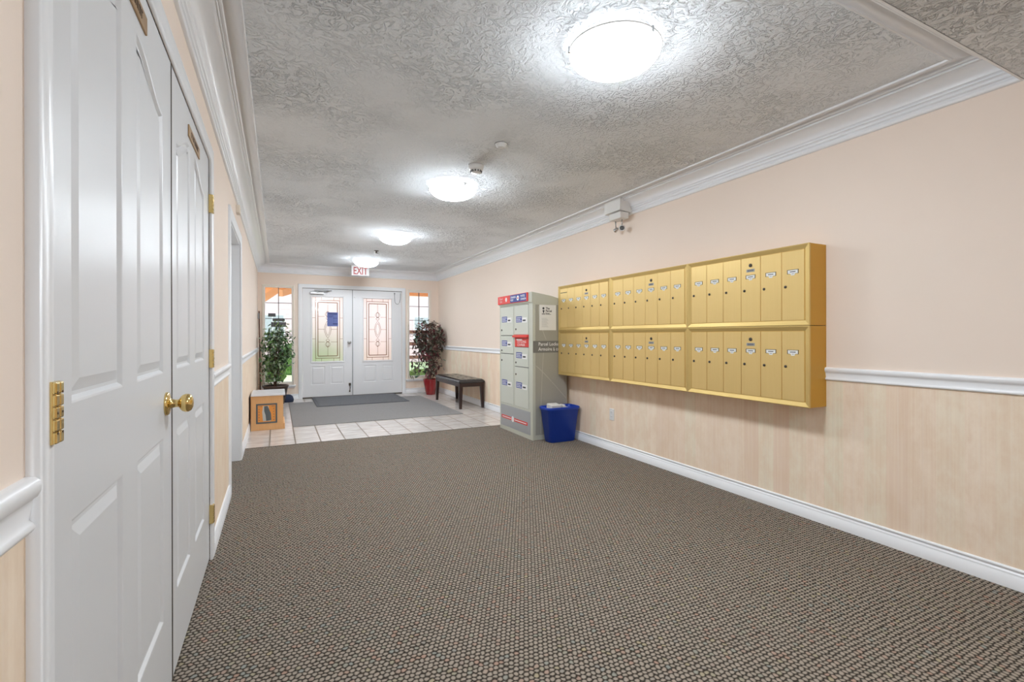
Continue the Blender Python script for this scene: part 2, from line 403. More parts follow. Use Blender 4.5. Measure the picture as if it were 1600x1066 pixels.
mb = MB(); mb.quad((XL - .2, TY0, 0), (XR, TY0, 0), (XR, YB + .14, 0), (XL - .2, YB + .14, 0)); mb.mi = 1
mb.box(XL, XR, TY0 - .006, TY0 + .004, -.002, .003); struct(mb.build('floor', [m_tile, m_dark]))
mb = MB(); mb.quad((XL, YN, ZTOP), (XR, YN, ZTOP), (XR, YB, ZTOP), (XL, YB, ZTOP)); mb.quad((XL, YF, ZLOW), (XR, YF, ZLOW), (XR, YN, ZLOW), (XL, YN, ZLOW))
mb.quad((XL, YN, ZLOW), (XR, YN, ZLOW), (XR, YN, ZTOP), (XL, YN, ZTOP)); mb.box(XL - .3, XR + .3, YF - .2, YB + .2, 2.45, 2.55)
struct(mb.build('ceiling', m_ceil))
# crown moulding, a mitred loop round the raised ceiling
prof = [(0, 2.246), (.011, 2.247), (.014, 2.252), (.014, 2.269), (.006, 2.272), (.006, 2.276), (.015, 2.278), (.019, 2.283), (.015, 2.288), (.009, 2.291), (.009, 2.296), (.022, 2.299), (.025, 2.303), (.020, 2.307), (.014, 2.309), (.014, 2.313), (.031, 2.315)]
prof += [(.104 - .073 * math.cos(a), 2.318 + .046 * math.sin(a)) for a in [PI / 2 * i / 8 for i in range(9)]]
prof += [(.104, 2.366), (.109, 2.364), (.112, 2.368), (.110, 2.374), (.106, 2.376), (.106, 2.380), (.118, 2.377), (.124, 2.379), (.1265, 2.383), (.1265, 2.3885), (.180, 2.3885), (.181, 2.381), (.184, 2.379), (.190, 2.379), (.192, 2.3815), (.1925, 2.391)]
cor = [lambda o, z: (XR - o, YN + o, z), lambda o, z: (XR - o, YB - o, z), lambda o, z: (XL + o, YB - o, z), lambda o, z: (XL + o, YN + o, z)]
for i in range(4):
    mb = MB(); mb.sweep(prof, [cor[i], cor[(i + 1) % 4]]); mb.shade(16); struct(mb.build('trim_%d' % (i + 1), m_white))
# little bead under the near edge
# casings (stepped profile): fn maps (along, out-from-opening, proud)
cprof = [(0, 0), (0, .010), (.010, .013), (.018, .010), (.024, .012), (.055, .015), (.062, .012), (.068, .015), (.080, .014), (.082, 0)]
def casing(name, op, fn, w=1.0, head=True):
    a, b, c, h = op; mb = MB(); P = [(o * w, p) for o, p in cprof]
    st = [lambda o, p: fn(a - o, 0, p), lambda o, p: fn(a - o, h + o, p), lambda o, p: fn(b + o, h + o, p), lambda o, p: fn(b + o, 0, p)]
    mb.sweep(P, st); mb.shade(20); return struct(mb.build(name, m_white))
casing('trim_5', (.936, 2.834, 0, 2.024), fX(XL), .74); casing('trim_6', DO, fX(XL)); casing('trim_7', FD, fY(YB), .83)
# chair rail and baseboard runs
rprof = [(0, ZR0), (.008, ZR0 + .002), (.011, ZR0 + .008), (.008, ZR0 + .014), (.004, ZR0 + .018), (.008, ZR0 + .040), (.008, ZR0 + .045), (.013, ZR0 + .049), (.0165, ZR0 + .056), (.0172, ZR0 + .064), (.016, ZR0 + .071), (.010, ZR1 - .001), (0, ZR1)]
bprof = [(.015, 0), (.015, .058), (.0115, .060), (.013, .066), (.012, .071), (.003, .074), (.003, .079), (.010, .083), (.0105, .089), (.005, .093), (0, .094)]
k = [8]; kb = [0]
def run(prof, fn, u0, u1, name):
    mb = MB()
    cap0 = [fn(u0, z, p) for p, z in prof] + [fn(u0, prof[0][1], 0), ]
    mb.sweep(prof, [lambda p, z: fn(u0, z, p), lambda p, z: fn(u1, z, p)]); mb.shade(25)
    for u in (u0, u1):
        pts = [fn(u, z, p) for p, z in prof]; base = fn(u, prof[0][1], 0)
        if Vector(base) != Vector(pts[0]): pts = [base] + pts
        mb.quad(*pts)
    return struct(mb.build(name, m_white))
for side, fn, runs, bruns in (('left', fX(XL), [(YF, .875), (2.8955, 3.862), (5.073, YB)], [(YF, .875), (2.8955, 3.862), (5.073, YB)]),
                              ('right', fX(XR, -1), [(YF, YB)], [(YF, YB)])):
    for a, b in runs: run(rprof, fn, a, b, 'trim_%d' % k[0]); k[0] += 1
    for a, b in bruns: run(bprof, fn, a, b, 'baseboard_' + side)
for a, b in ((XL, .332), (2.268, XR)): run(bprof, fY(YB), a, b, 'baseboard_back')
# far door in the second opening
mb = MB(); fnr = fX(XL - .12)
plate(mb, rect(DO[0] + .01, DO[1] - .01, .01, DO[3] - .01), [rect(DO[0] + .12, DO[0] + .47, 1.0, 1.83), rect(DO[0] + .58, DO[1] - .12, 1.0, 1.83), rect(DO[0] + .12, DO[0] + .47, .2, .83), rect(DO[0] + .58, DO[1] - .12, .2, .83)], fnr, 0, .04, [(.015, -.01), (.04, -.002)])
d3 = struct(mb.build('door_1', m_door))
mb = MB(); a, b, _, h = DO
for q in ((XL - .16, XL + .0005, a - .001, a + .012, 0, h), (XL - .16, XL + .0005, b - .012, b + .001, 0, h), (XL - .16, XL + .0005, a, b, h - .012, h + .001)): mb.box(*q)
struct(mb.build('trim_20', m_white))

# ------------------------------------------------------------------ closet double doors, moulded with arched upper panels
def arch(a, b, z0, zlo, zhi, rising):
    pts = [(a, z0), (b, z0)]; n = 12; top = []
    for i in range(n + 1):
        u = i / n; s = u if rising else 1 - u
        zz = zlo + (zhi - zlo) * (.5 - .5 * math.cos(PI * min(1, s * 1.05)))
        top.append((a + (b - a) * u, zz))
    return pts + top[::-1]
def closet(name, y0, y1, cols, hinge_y, knob):
    fn = fX(XL - .002); mb = MB()
    holes = []
    for i, (a, b) in enumerate(cols):
        holes.append(arch(a, b, 1.018, 1.800, 1.884, i == 0)); holes.append(rect(a, b, .262, .822))
    plate(mb, rect(y0, y1, .012, 2.0205), holes, fn, 0, .036, [(.004, -.001), (.011, -.008), (.018, -.008), (.040, -.0015)])
    d = struct(mb.build(name, m_door, None, True))
    for z in (1.800, 1.018, .232):
        hb = MB(); x = XL + .011
        hb.box(XL - .001, XL + .0155, hinge_y - .0155, hinge_y + .0155, z - .046, z + .046, .001, 1)
        for q in range(5):
            for dy in (-.0075, .0075): hb.box(XL + .013, XL + .0195, hinge_y + dy - .007, hinge_y + dy + .007, z - .0455 + q * .0183, z - .0455 + q * .0183 + .0175, .0022, 2)
        hb.mi = 1
        for dy in (-.014, .014):
            for dz in (-.03, 0, .03): hb.lathe((XL + .0194, hinge_y + dy * .65, z + dz), [(.0022, 0), (.0018, .0006), (0, .0006)], 10, 'X')
        hb.build('hinge', [m_brass, m_brassd], d)
    if knob:
        kb_ = MB()
        kb_.lathe((XL - .002, knob, .921), [(.036, 0), (.036, .004), (.033, .008), (.026, .010), (.015, .012), (.013, .020), (.0115, .028), (.0125, .034), (.019, .037), (.0255, .043), (.0285, .051), (.028, .059), (.0235, .066), (.014, .0705), (0, .072)], 40, 'X')
        kb_.build('knob', m_brass, d)
    return d
leaf1 = closet('door_2', .940, 1.884, [(1.045, 1.342), (1.463, 1.762)], .931, 1.800)
leaf2 = closet('door_3', 1.888, 2.830, [(1.975, 2.255), (2.378, 2.658)], 2.838, None)
for d, y0, y1, z0 in ((leaf1, 1.27, 1.55, 1.921), (leaf2, 2.214, 2.492, 1.909)):
    mb = MB(); mb.box(XL - .002, XL + .003, y0, y1, z0, z0 + .046, .001, 1); mb.mi = 1
    x = XL + .0032; random.seed(3)
    yy = y0 + .05
    while yy < y1 - .05:     # worn engraved characters
        mb.box(x - .0004, x + .0006, yy, yy + .004, z0 + .012, z0 + .034)
        if random.random() < .7: mb.box(x - .0004, x + .0006, yy, yy + .013, z0 + random.choice([.012, .021, .031]), z0 + random.choice([.012, .021, .031]) + .0035) if False else mb.box(x - .0004, x + .0006, yy, yy + .013, z0 + .0305, z0 + .034)
        if random.random() < .5: mb.box(x - .0004, x + .0006, yy + .009, yy + .013, z0 + .012, z0 + .034)
        yy += .021
    mb.build('name_plate', [m_plate, m_brassd], d)
mb = MB(); mb.box(XL - .04, XL - .0, 1.8825, 1.8895, .012, 2.020); struct(mb.build('trim_21', m_dark))
mb = MB(); mb.box(XL - .19, XL - .045, .90, 2.87, 0, 2.06); struct(mb.build('trim_22', m_white))

# ------------------------------------------------------------------ entrance doors with leaded glass
GLZ = (.668, 1.846)
def leaf(name, x0, x1, gx0, gx1, panels, knobx=None):
    fn = fY(YB + .012); mb = MB()
    mb.mi = 0
    bm = mb.bm
    g = rect(gx0, gx1, *GLZ)
    plate(mb, rect(x0, x1, .022, 1.998), [rect(*p) for p in panels], fn, 0, .0, [(.008, -.008), (.016, -.008), (.04, -.001)])
    # the plate above is solid; cut the glazed opening by rebuilding its face
    bm.free(); mb = MB(); bm = mb.bm
    outer = rect(x0, x1, .022, 1.998); holes = [rect(*p) for p in panels]
    edges = []; loops = []
    for poly in [outer, g] + holes:
        v = [bm.verts.new(fn(u, w, 0)) for u, w in poly]; loops.append(v); edges += [bm.edges.new((v[i], v[(i + 1) % 4])) for i in range(4)]
    bmesh.ops.triangle_fill(bm, edges=edges, use_beauty=True)
    for loop_, poly, rings in [(loops[0], outer, [(0, -.044)]), (loops[1], g, [(0, -.044)])] + [(l, p, [(.006, -.007), (.014, -.007), (.034, -.001)]) for l, p in zip(loops[2:], holes)]:
        prev = loop_
        for ins, dd in rings:
            q = inset(poly, ins) if ins else poly; cur = [bm.verts.new(fn(u, w, dd)) for u, w in q]
            for i in range(4): mb._f([prev[i], prev[(i + 1) % 4], cur[(i + 1) % 4], cur[i]])
            prev = cur
        if len(rings) == 3: mb._f(prev)
    # raised glazing bead
    for ins0, ins1, pr in ((-.03, -.002, .010),):
        A = inset(g, ins0); B = inset(g, ins1 - .006); C = inset(g, 0)
        L3 = [[bm.verts.new(fn(u, w, d)) for u, w in P] for P, d in ((A, 0), (inset(g, -.026), pr), (inset(g, -.008), pr), (C, -.004))]
        for P, Q in zip(L3, L3[1:]):
            for i in range(4): mb._f([P[i], P[(i + 1) % 4], Q[(i + 1) % 4], Q[i]])
    # exterior skin
    ext = lambda u, v, d: (u, YB + .056, v)
    for q in ((x0, gx0, .022, 1.998), (gx1, x1, .022, 1.998), (gx0, gx1, .022, GLZ[0]), (gx0, gx1, GLZ[1], 1.998)): mb.quad((q[0], YB + .056, q[2]), (q[1], YB + .056, q[2]), (q[1], YB + .056, q[3]), (q[0], YB + .056, q[3]))
    d = struct(mb.build(name, m_fdoor))
    gb = MB(); gb.box(gx0, gx1, YB + .030, YB + .036, *GLZ); gb.build('textured_pane', m_frost, d)
    # lead cames
    lb = MB(); w, h = gx1 - gx0, GLZ[1] - GLZ[0]; cx = (gx0 + gx1) / 2; z0, z1 = GLZ; Y = YB + .028
    def hl(xa, xb, z, t=.005): lb.box(xa, xb, Y - .002, Y + .002, z - t / 2, z + t / 2)
    def vl(x, za, zb, t=.005): lb.box(x - t / 2, x + t / 2, Y - .002, Y + .002, za, zb)
    a1, a2 = .055, .095
    for aa, t in ((a1, .010), (a2, .014)):
        hl(gx0 + aa, gx1 - aa, z0 + aa, t); hl(gx0 + aa, gx1 - aa, z1 - aa, t); vl(gx0 + aa, z0 + aa, z1 - aa, t); vl(gx1 - aa, z0 + aa, z1 - aa, t)
    for f in (.30, .70): vl(gx0 + w * f, z0, z0 + a1); vl(gx0 + w * f, z1 - a1, z1)
    for f in (.35, .68):
        hl(gx0, gx0 + a1, z0 + h * f); hl(gx1 - a1, gx1, z0 + h * f)
    for q in (gx0 + a1, gx1 - a1): vl(q, z0, z0 + a1); vl(q, z1 - a1, z1)
    for f in (.30, .50, .70): hl(gx0 + a2, cx - .055, z0 + h * f); hl(cx + .055, gx1 - a2, z0 + h * f)
    vl(cx, z0 + a2, z0 + h * .24); vl(cx, z0 + h * .785, z1 - a2)
    def dia(zc, hw, hh, curve=1.0):
        pts = [(cx + hw * math.copysign(abs(math.cos(a)) ** curve, math.cos(a)), Y, zc + hh * math.copysign(abs(math.sin(a)) ** curve, math.sin(a))) for a in [2 * PI * i / 28 for i in range(28)]]
        lb.tube(pts, .0032, 6, True)
    dia(z0 + h * .50, .060, .155, 1.35); dia(z0 + h * .50, .038, .115, 1.3); dia(z0 + h * .675, .030, .032, 1.6); dia(z0 + h * .325, .030, .032, 1.6)
    dia(z0 + h * .735, .044, .055, 1.5); dia(z0 + h * .265, .044, .055, 1.5); dia(z0 + h * .735, .02, .05, 1.2); dia(z0 + h * .265, .02, .05, 1.2)
    lb.build('lead_came', m_lead, d)
    return d
fl = leaf('door_4', .404, 1.272, .568, 1.096, [(.548, .782, .241, .577), (.880, 1.112, .245, .577)])
fr = leaf('door_5', 1.276, 2.196, 1.474, 1.997, [(1.472, 1.700, .255, .575), (1.812, 2.030, .258, .570)])
mb = MB(); mb.lathe((1.205, YB + .012, 1.014), [(.030, 0), (.030, .006), (.016, .010), (.014, .028), (.026, .036), (.032, .048), (.026, .060), (0, .064)], 28, '-Y'); mb.build('knob', m_steel, fl)
mb = MB(); mb.box(.53, .765, YB - .045, YB + .012, 1.895, 1.938, .01, 3); mb.build('door_closer', m_steel, fl)
mb = MB(); mb.box(.62, .66, YB - .02, YB + .01, 1.938, 1.975); mb.box(.60, .90, YB - .028, YB - .012, 1.958, 1.978); mb.tube([(.64, YB - .04, 1.925), (.86, YB - .06, 1.965)], .008); mb.build('closer_arm', m_grey, fl)
mb = MB(); mb.tube([(1.214, YB - .004, .235), (1.222, YB - .006, .16), (1.214, YB - .008, .10)], .007); mb.box(1.198, 1.236, YB - .01, YB + .012, .20, .25, .003); mb.lathe((1.214, YB - .008, .085), [(.014, 0), (.014, .02)], 14); mb.build('kick_stop', m_dark, fl)
mb = MB(); mb.box(1.262, 1.274, YB - .002, YB + .012, .022, 1.998); mb.build('astragal', m_grey, fr)
mb = MB(); mb.tube([(2.055, YB + .004, 1.955), (2.055, YB - .01, 1.85), (2.06, YB - .012, 1.79), (2.085, YB - .014, 1.757), (2.12, YB - .012, 1.755), (2.15, YB - .008, 1.79), (2.165, YB - .004, 1.86), (2.17, YB - .004, 1.97)], .0055); mb.box(2.045, 2.066, YB - .006, YB + .012, 1.945, 1.975); mb.build('door_cord', m_grey, fr)
mb = MB(); mb.lathe((1.31, YB + .012, 1.865), [(.014, 0), (.014, .006), (0, .007)], 14, '-Y'); mb.build('door_sensor', m_plastic, fr)
mb = MB(); mb.box(.40, 2.20, YB - .01, YB + .12, 0, .020, .004, 1); struct(mb.build('trim_23', m_dark))
mb = MB(); mb.box(.402, 2.198, YB + .002, YB + .05, 1.999, 2.006); struct(mb.build('trim_24', m_dark))

# ------------------------------------------------------------------ side windows
def sidewin(name, op, gx0, gx1, gz0, gz1, sx0, sx1):
    a, b, c, d = op; mb = MB(); Y0 = YB - .006
    # beige drywall-return frame lip, then sash
    L3 = [(rect(a - .022, b + .022, c - .022, d + .022), 0), (rect(a - .022, b + .022, c - .022, d + .022), .010), (rect(a - .014, b + .014, c - .014, d + .014), .014), (rect(a, b, c, d), .012), (rect(a, b, c, d), -.02)]
    mb.mi = 1
    prev = None
    for P, dd in L3:
        cur = [mb.bm.verts.new((u, YB - dd, v)) for u, v in P]
        if prev:
            for i in range(4): mb._f([prev[i], prev[(i + 1) % 4], cur[(i + 1) % 4], cur[i]])
        prev = cur
    for q in ((a, gx0 - .008, c, d), (gx1 + .008, b, c, d), (a, b, c, gz0 - .008), (a, b, gz1 + .008, d)): mb.box(q[0], q[1], Y0 - .004, Y0 + .05, q[2], q[3], .004, 1)
    mb.mi = 0
    for q in ((a, gx0, c, d), (gx1, b, c, d), (a, b, c, gz0), (a, b, gz1, d)): mb.box(q[0], q[1], Y0, Y0 + .05, q[2], q[3], .004, 1)
    w = struct(mb.build(name, [m_white, m_beige]))
    g = MB(); g.box(gx0, gx1, Y0 + .024, Y0 + .028, gz0, gz1); g.build('pane', m_glass, w)
    m = MB(); cx = (gx0 + gx1) / 2
    m.box(cx - .006, cx + .006, Y0 + .014, Y0 + .036, gz0, gz1)
    for z in (1.72, 1.442, 1.165, .887, .61): m.box(gx0, gx1, Y0 + .014, Y0 + .036, z - .005, z + .005)
    m.build('glazing_bar', m_munt, w)
    s_ = MB(); s_.box(sx0, sx1, YB - .035, YB + .06, c - .05, c - .025, .006, 2); s_.box(sx0 + .015, sx1 - .015, YB - .014, YB + .0, c - .075, c - .05, .004, 1); s_.build('window_sill', m_white, w)
    return w
sidewin('window_1', WLo, -.195, .226, .324, 1.992, -.285, .292)
sidewin('window_2', WRo, 2.346, 2.739, .340, 1.998, 2.272, 2.80)
for x0, x1, z0, z1, lab in ((-.150, -.03, 1.475, 1.535, 'small dark grey sticker high on the sidelight window, topmost of three'), (-.080, .115, 1.395, 1.438, 'thin dark grey sticker strip on sidelight window beside the tall ficus, middle of three'), (-.105, .135, 1.295, 1.382, 'large dark grey sticker just above the ficus leaves, lowest of three')):
    mb = MB(); mb.box(x0, x1, YB + .010, YB + .0115, z0, z1); tag(mb.build('window_sticker', m_stick), lab, 'sticker')
nt = thing('paper_notice', 'blue printed notice taped inside the leaded glass of the entrance door', 'notice', (.917, YB + .024, 1.313))
mb = MB(); mb.box(.823, 1.012, YB + .0225, YB + .0235, 1.313, 1.572); mb.build('sheet', m_notice, nt)
mb = MB(); f = fY(YB + .0225); 
for a, b, c, d in ((.838, .995, 1.532, 1.556), (.838, .93, 1.50, 1.51), (.838, .915, 1.48, 1.488), (.925, 1.0, 1.46, 1.468), (.92, 1.006, 1.35, 1.368), (.935, .938, 1.38, 1.50)): mb.prism(rect(a, b, c, d), f, 0, .0008)
mb.build('printed_text', m_notice2, nt)

# ------------------------------------------------------------------ ceiling lamps
def lamp(x, y, zc, label, grp='frosted dome ceiling lamps'):
    e = thing('ceiling_lamp', label, 'ceiling light', (x, y, zc), grp)
    R_, dep, zr = .192, .082, zc - .042
    b = MB(); b.lathe((x, y, zc), [(.165, 0), (.165, -.010), (.150, -.022), (.150, -.034), (0, -.034)], 40); b.build('mounting_pan', m_plastic, e)
    n = 9; pr = [(R_ * math.cos(PI / 2 * i / n), zr - zc - dep * math.sin(PI / 2 * i / n)) for i in range(n + 1)]; pr[-1] = (0, pr[-1][1])
    inner = [(R_ - .006, zr - zc + .004), (R_, zr - zc + .003)]
    d = MB(); d.lathe((x, y, zc), pr[1:], 48); d.mi = 1; d.lathe((x, y, zc), [(.150, zr - zc + .002)] + inner + [(R_ + .001, zr - zc), (pr[1][0] + .0015, pr[1][1])], 48); d.build('glass_dome', [m_dome, m_rimglass], e)
    r = MB(); r.tube([(x + (R_ + .003) * math.cos(2 * PI * i / 48), y + (R_ + .003) * math.sin(2 * PI * i / 48), zr + .004) for i in range(48)], .0035, 6, True); r.build('glass_rim', m_plastic, e)
    for a in (160, 40, 280):
        a = math.radians(a); px, py = x + (R_ + .004) * math.cos(a), y + (R_ + .004) * math.sin(a)
        c = MB(); c.box(px - .006, px + .006, py - .006, py + .006, zr - .016, zr + .010, .002); c.build('clip', m_chrome, e)
    return e
lamp(1.300, 1.640, ZTOP, 'frosted glass dome ceiling lamp nearest the camera, largest of four')
lamp(1.312, 3.775, ZTOP, 'frosted glass dome ceiling lamp beside the smoke detector')
lamp(1.312, 5.940, ZTOP, 'frosted glass dome ceiling lamp between the smoke detector lamp and exit sign lamp')
lamp(1.312, 8.100, ZTOP, 'frosted glass dome ceiling lamp just in front of the exit sign')
lamp(1.312, -.9, ZLOW, 'added unseen frosted glass dome lamp on the lower ceiling behind the camera')  # out of view, added to light the near end of the room
# smoke detector, ceiling disc, sprinkler
sd = thing('smoke_detector', 'round white smoke detector on the textured ceiling near second lamp', 'smoke detector', (1.318, 3.275, ZTOP))
mb = MB(); mb.lathe((1.318, 3.275, ZTOP), [(.056, 0), (.056, -.012), (.052, -.030), (.043, -.040)], 32); mb.build('housing', m_plastic, sd)
mb = MB(); mb.lathe((1.318, 3.275, ZTOP), [(.042, -.040), (.034, -.056), (0, -.058)], 32); 
mb.mi = 1
for i in range(12):
    a = 2 * PI * i / 12; mb.box(1.318 + .0385 * math.cos(a) - .005, 1.318 + .0385 * math.cos(a) + .005, 3.275 + .0385 * math.sin(a) - .005, 3.275 + .0385 * math.sin(a) + .005, ZTOP - .053, ZTOP - .041)
mb.build('vented_cap', [m_plastic, m_slot], sd)
mb = MB(); mb.lathe((1.319, 2.838, ZTOP), [(.040, 0), (.040, -.003), (.036, -.006), (.030, -.022), (.024, -.026), (0, -.027)], 28); mb.mi = 1; mb.lathe((1.319, 2.838, ZTOP), [(.043, 0), (.043, -.002), (.04, -.0025)], 28)
tag(mb.build('ceiling_sensor', [m_plastic, m_slot]), 'small white round sensor on ceiling between nearest lamp and smoke detector', 'sensor')
mb = MB(); mb.lathe((1.311, 7.2, ZTOP), [(.035, 0), (.032, -.006), (.012, -.008), (.012, -.03), (.03, -.034), (.03, -.038), (0, -.039)], 20)
tag(mb.build('sprinkler_head', m_dark), 'small dark sprinkler head on ceiling between the two farthest lamps', 'sprinkler')
# exit sign
ex = thing('exit_sign', 'white exit sign with red letters hanging over the entrance doors', 'sign', (1.294, 8.60, 2.183))
mb = MB(); mb.box(1.144, 1.444, 8.60, 8.66, 2.180, 2.358, .006, 2); mb.build('housing', m_exit_w, ex)
mb = text('EXIT', .178, lambda u, v, d: (u, 8.60 - d, v), 1.294, 2.205, .0015, 'CENTER', .004, .66); mb.build('lettering', m_exit_r, ex)
mb = MB(); mb.box(1.27, 1.32, 8.615, 8.645, 2.355, ZTOP); mb.box(1.24, 1.35, 8.60, 8.66, ZTOP - .01, ZTOP); mb.build('mounting_bracket', m_plastic, ex)

# ------------------------------------------------------------------ gold mailbox cabinets
YU = [1.723, 2.645, 3.578, 4.490]; ZU = [.703, 1.187, 1.671]
MX = 2.776
def mailbox(y0, y1, z0, z1, label, slot=False):
    e = thing('mailbox_cabinet', label, 'mailbox cabinet', ((MX + XR) / 2, (y0 + y1) / 2, z0), 'gold apartment mailbox cabinets')
    mb = MB(); e_ = .0008; y0 += e_; y1 -= e_; z0 += e_; z1 -= e_; w = .030
    mb.mi = 1; mb.box(MX + .010, XR - .0005, y0 + .001, y1 - .001, z0 + .001, z1 - .001)
    mb.mi = 0
    fnm = fX(MX, 1); rings = [(0, .012), (0, .001), (.002, 0), (.005, .0), (w - .004, .008), (w, .009), (w, .016)]
    prev = None
    for ins, dd in rings:
        q = inset(rect(y0, y1, z0, z1), ins) if ins else rect(y0, y1, z0, z1)
        cur = [mb.bm.verts.new(fnm(u, v, dd)) for u, v in q]
        if prev:
            for i in range(4): mb._f([prev[i], prev[(i + 1) % 4], cur[(i + 1) % 4], cur[i]])
        prev = cur
    mb.mi = 2; mb._f(prev)
    body = mb.build('cabinet_body', [m_gframe, m_gold_side, m_goldd], e)
    n = 6; a0, a1 = y0 + w + .002, y1 - w - .002; dw = (a1 - a0) / n; zb, zt = z0 + w + .002, z1 - w - .002
    fnd = fX(MX + .0065, -1); fd = lambda u, v, d: (MX + .0065 - d, u, v)
    for i in range(n):                       # i = 0 is the far (image left) end
        yb = a1 - i * dw - .0016; ya = a1 - (i + 1) * dw + .0016; top = zt
        if slot and i == 0: top = zt - .045
        d = MB(); d.box(MX + .0065, MX + .0145, ya, yb, zb, top, .0012, 1)
        door = d.build('mail_door', m_gold, e)
        yc = (ya + yb) / 2; yk = yb - .024
        l = MB(); l.lathe((MX + .0066, yk, z0 + .236), [(.0085, 0), (.0085, .003), (.0065, .005), (0, .0052)], 18, '-X'); l.mi = 1; l.box(MX + .0008, MX + .0018, yk - .001, yk + .001, z0 + .231, z0 + .241); l.build('lock', [m_dark, m_black], door)
        c = MB(); zc = z0 + .325
        c.mi = 2; c.prism(rect(yc - .036, yc + .036, zc - .0125, zc + .013), fd, 0, .0006)
        c.mi = 0; c.prism([(yc - .031, zc + .010), (yc - .031, zc - .010), (yc - .013, zc - .0115), (yc - .011, zc - .022), (yc + .011, zc - .022), (yc + .013, zc - .0115), (yc + .031, zc - .010), (yc + .031, zc + .010)], fd, 0, .0012)
        c.mi = 1; c.prism(rect(yc - .018, yc + .018, zc - .0025, zc + .002), fd, .0012, .0015); c.prism(rect(yc - .007, yc + .007, zc - .0135, zc - .0115), fd, .0012, .0015)
        c.build('name_card', [m_card, m_ink, m_goldd], door)
        if i == 3:
            l = MB(); l.lathe((MX + .0066, yc, z0 + .400), [(.0115, 0), (.0115, .004), (.008, .006), (0, .006)], 20, '-X'); l.mi = 1; l.box(MX - .0005, MX + .0012, yc - .001, yc + .001, z0 + .393, z0 + .407)
            l.build('master_lock', [m_dark, m_black], door)
            l = MB(); l.prism(rect(yc - .030, yc + .030, z0 + .357, z0 + .376), fd, 0, .0008); l.mi = 1
            for q in range(3): l.prism(rect(yc - .022, yc + .022, z0 + .361 + q * .0045, z0 + .363 + q * .0045), fd, .0008, .0011)
            l.build('badge', [m_grey, m_ink], door)
        if slot and i == 0:
            s_ = MB(); s_.box(MX + .0065, MX + .0145, ya, yb, zt - .040, zt, .001, 1); s_.mi = 1; s_.box(MX + .006, MX + .007, ya + .004, yb - .004, zt - .046, zt - .040)
            s_.build('slot_panel', [m_gold, m_black], e)
    return e
pos = ['nearest the camera', 'in the middle of the row', 'beside the parcel locker']
for r, rn in ((1, 'upper'), (0, 'lower')):
    for u in range(3):
        mailbox(YU[u], YU[u + 1], ZU[r], ZU[r + 1], '%s gold mailbox cabinet of six narrow doors, %s' % (rn, pos[u]), slot=(r == 1 and u == 2))

# ------------------------------------------------------------------ parcel locker
LX, LY0, LY1 = 2.463, 4.498, 5.335; LB = XR - .045
pl = thing('parcel_locker', 'tall grey parcel locker with red and blue header beside gold mailboxes', 'parcel locker', ((LX + LB) / 2, (LY0 + LY1) / 2, 0))
mb = MB(); mb.box(LX + .004, LB, LY0, LY1, 0.0, 1.50, .004, 1)
for q in ((LY0, LY0 + .089, .3225, 1.4775), (LY0, LY0 + .052, .0455, .2995), (LY1 - .022, LY1, .3225, 1.4775), (LY1 - .022, LY1, .0455, .2995), (4.925, 4.958, .3225, 1.4775), (LY0, LY1, .300, .322), (LY0, LY1, 0, .045), (LY0, LY1, 1.478, 1.5)): mb.box(LX - .004, LX + .006, q[0], q[1], q[2], q[3], .0015, 1)
mb.mi = 1; mb.box(LX + .0005, LX + .005, 4.589, 5.311, .324, 1.476); mb.mi = 0  # dark sheet behind the doors paints the shade of their seams
mb.build('cabinet_body', [m_lock, m_slot], pl)
mb = MB(); fs = lambda u, v, d: (u, LY0 - .002 + d, v)
mb.prism([(2.448, 1.494), (LB, 1.478), (LB, 1.512), (2.70, 1.565), (2.448, 1.604)], fs, 0, LY1 - LY0 + .004); mb.build('top_hood', m_lock, pl)
fL = lambda u, v, d: (LX - .004 - d, 10 - u, v)    # u grows towards the camera side: u = 10 - Y
hd = MB(); hx = 2.436; hd.box(hx, 2.452, 4.575, 5.345, 1.508, 1.604, .002, 1); hd.mi = 1; fh = lambda u, v, d: (hx - d, 10 - u, v)
hd.prism(rect(10 - 5.0, 10 - 4.60, 1.515, 1.599), fh, 0, .001); hd.mi = 0
header = hd.build('header_sign', [m_red, m_blue], pl)
tx = MB()
for s_, z_ in (('Parcel', 1.563), ('Colis', 1.530)): add_text(tx, s_, .034, fh, 10 - 5.29, z_, .0016)
for s_, z_ in (('CANADA', 1.563), ('POST', 1.530)): add_text(tx, s_, .031, fh, 10 - 4.985, z_, .002, bold=.0008)
for s_, z_ in (('POSTES', 1.563), ('CANADA', 1.530)): add_text(tx, s_, .031, fh, 10 - 4.735, z_, .002, bold=.0008)
tx.prism([(5.20 + .028 * math.cos(a), 1.557 + .028 * math.sin(a)) for a in [2 * PI * i / 20 for i in range(20)]], lambda u, v, d: (hx - .001 - d, 10 - u, v), 0, .0015)
tx.mi = 1; tx.prism([(5.175, 1.556), (5.20, 1.549), (5.232, 1.556), (5.20, 1.564)], lambda u, v, d: (hx - .0025 - d, 10 - u, v), 0, .0005); tx.mi = 0
tx.prism([(4.895 + .022 * math.cos(a), 1.557 + .026 * math.sin(a)) for a in [2 * PI * i / 20 for i in range(20)]], lambda u, v, d: (hx - d, 10 - u, v), 0, .0015)
tx.build('lettering', [m_wink, m_red], header)
cols = [(4.960, 5.306), (4.592, 4.923)]
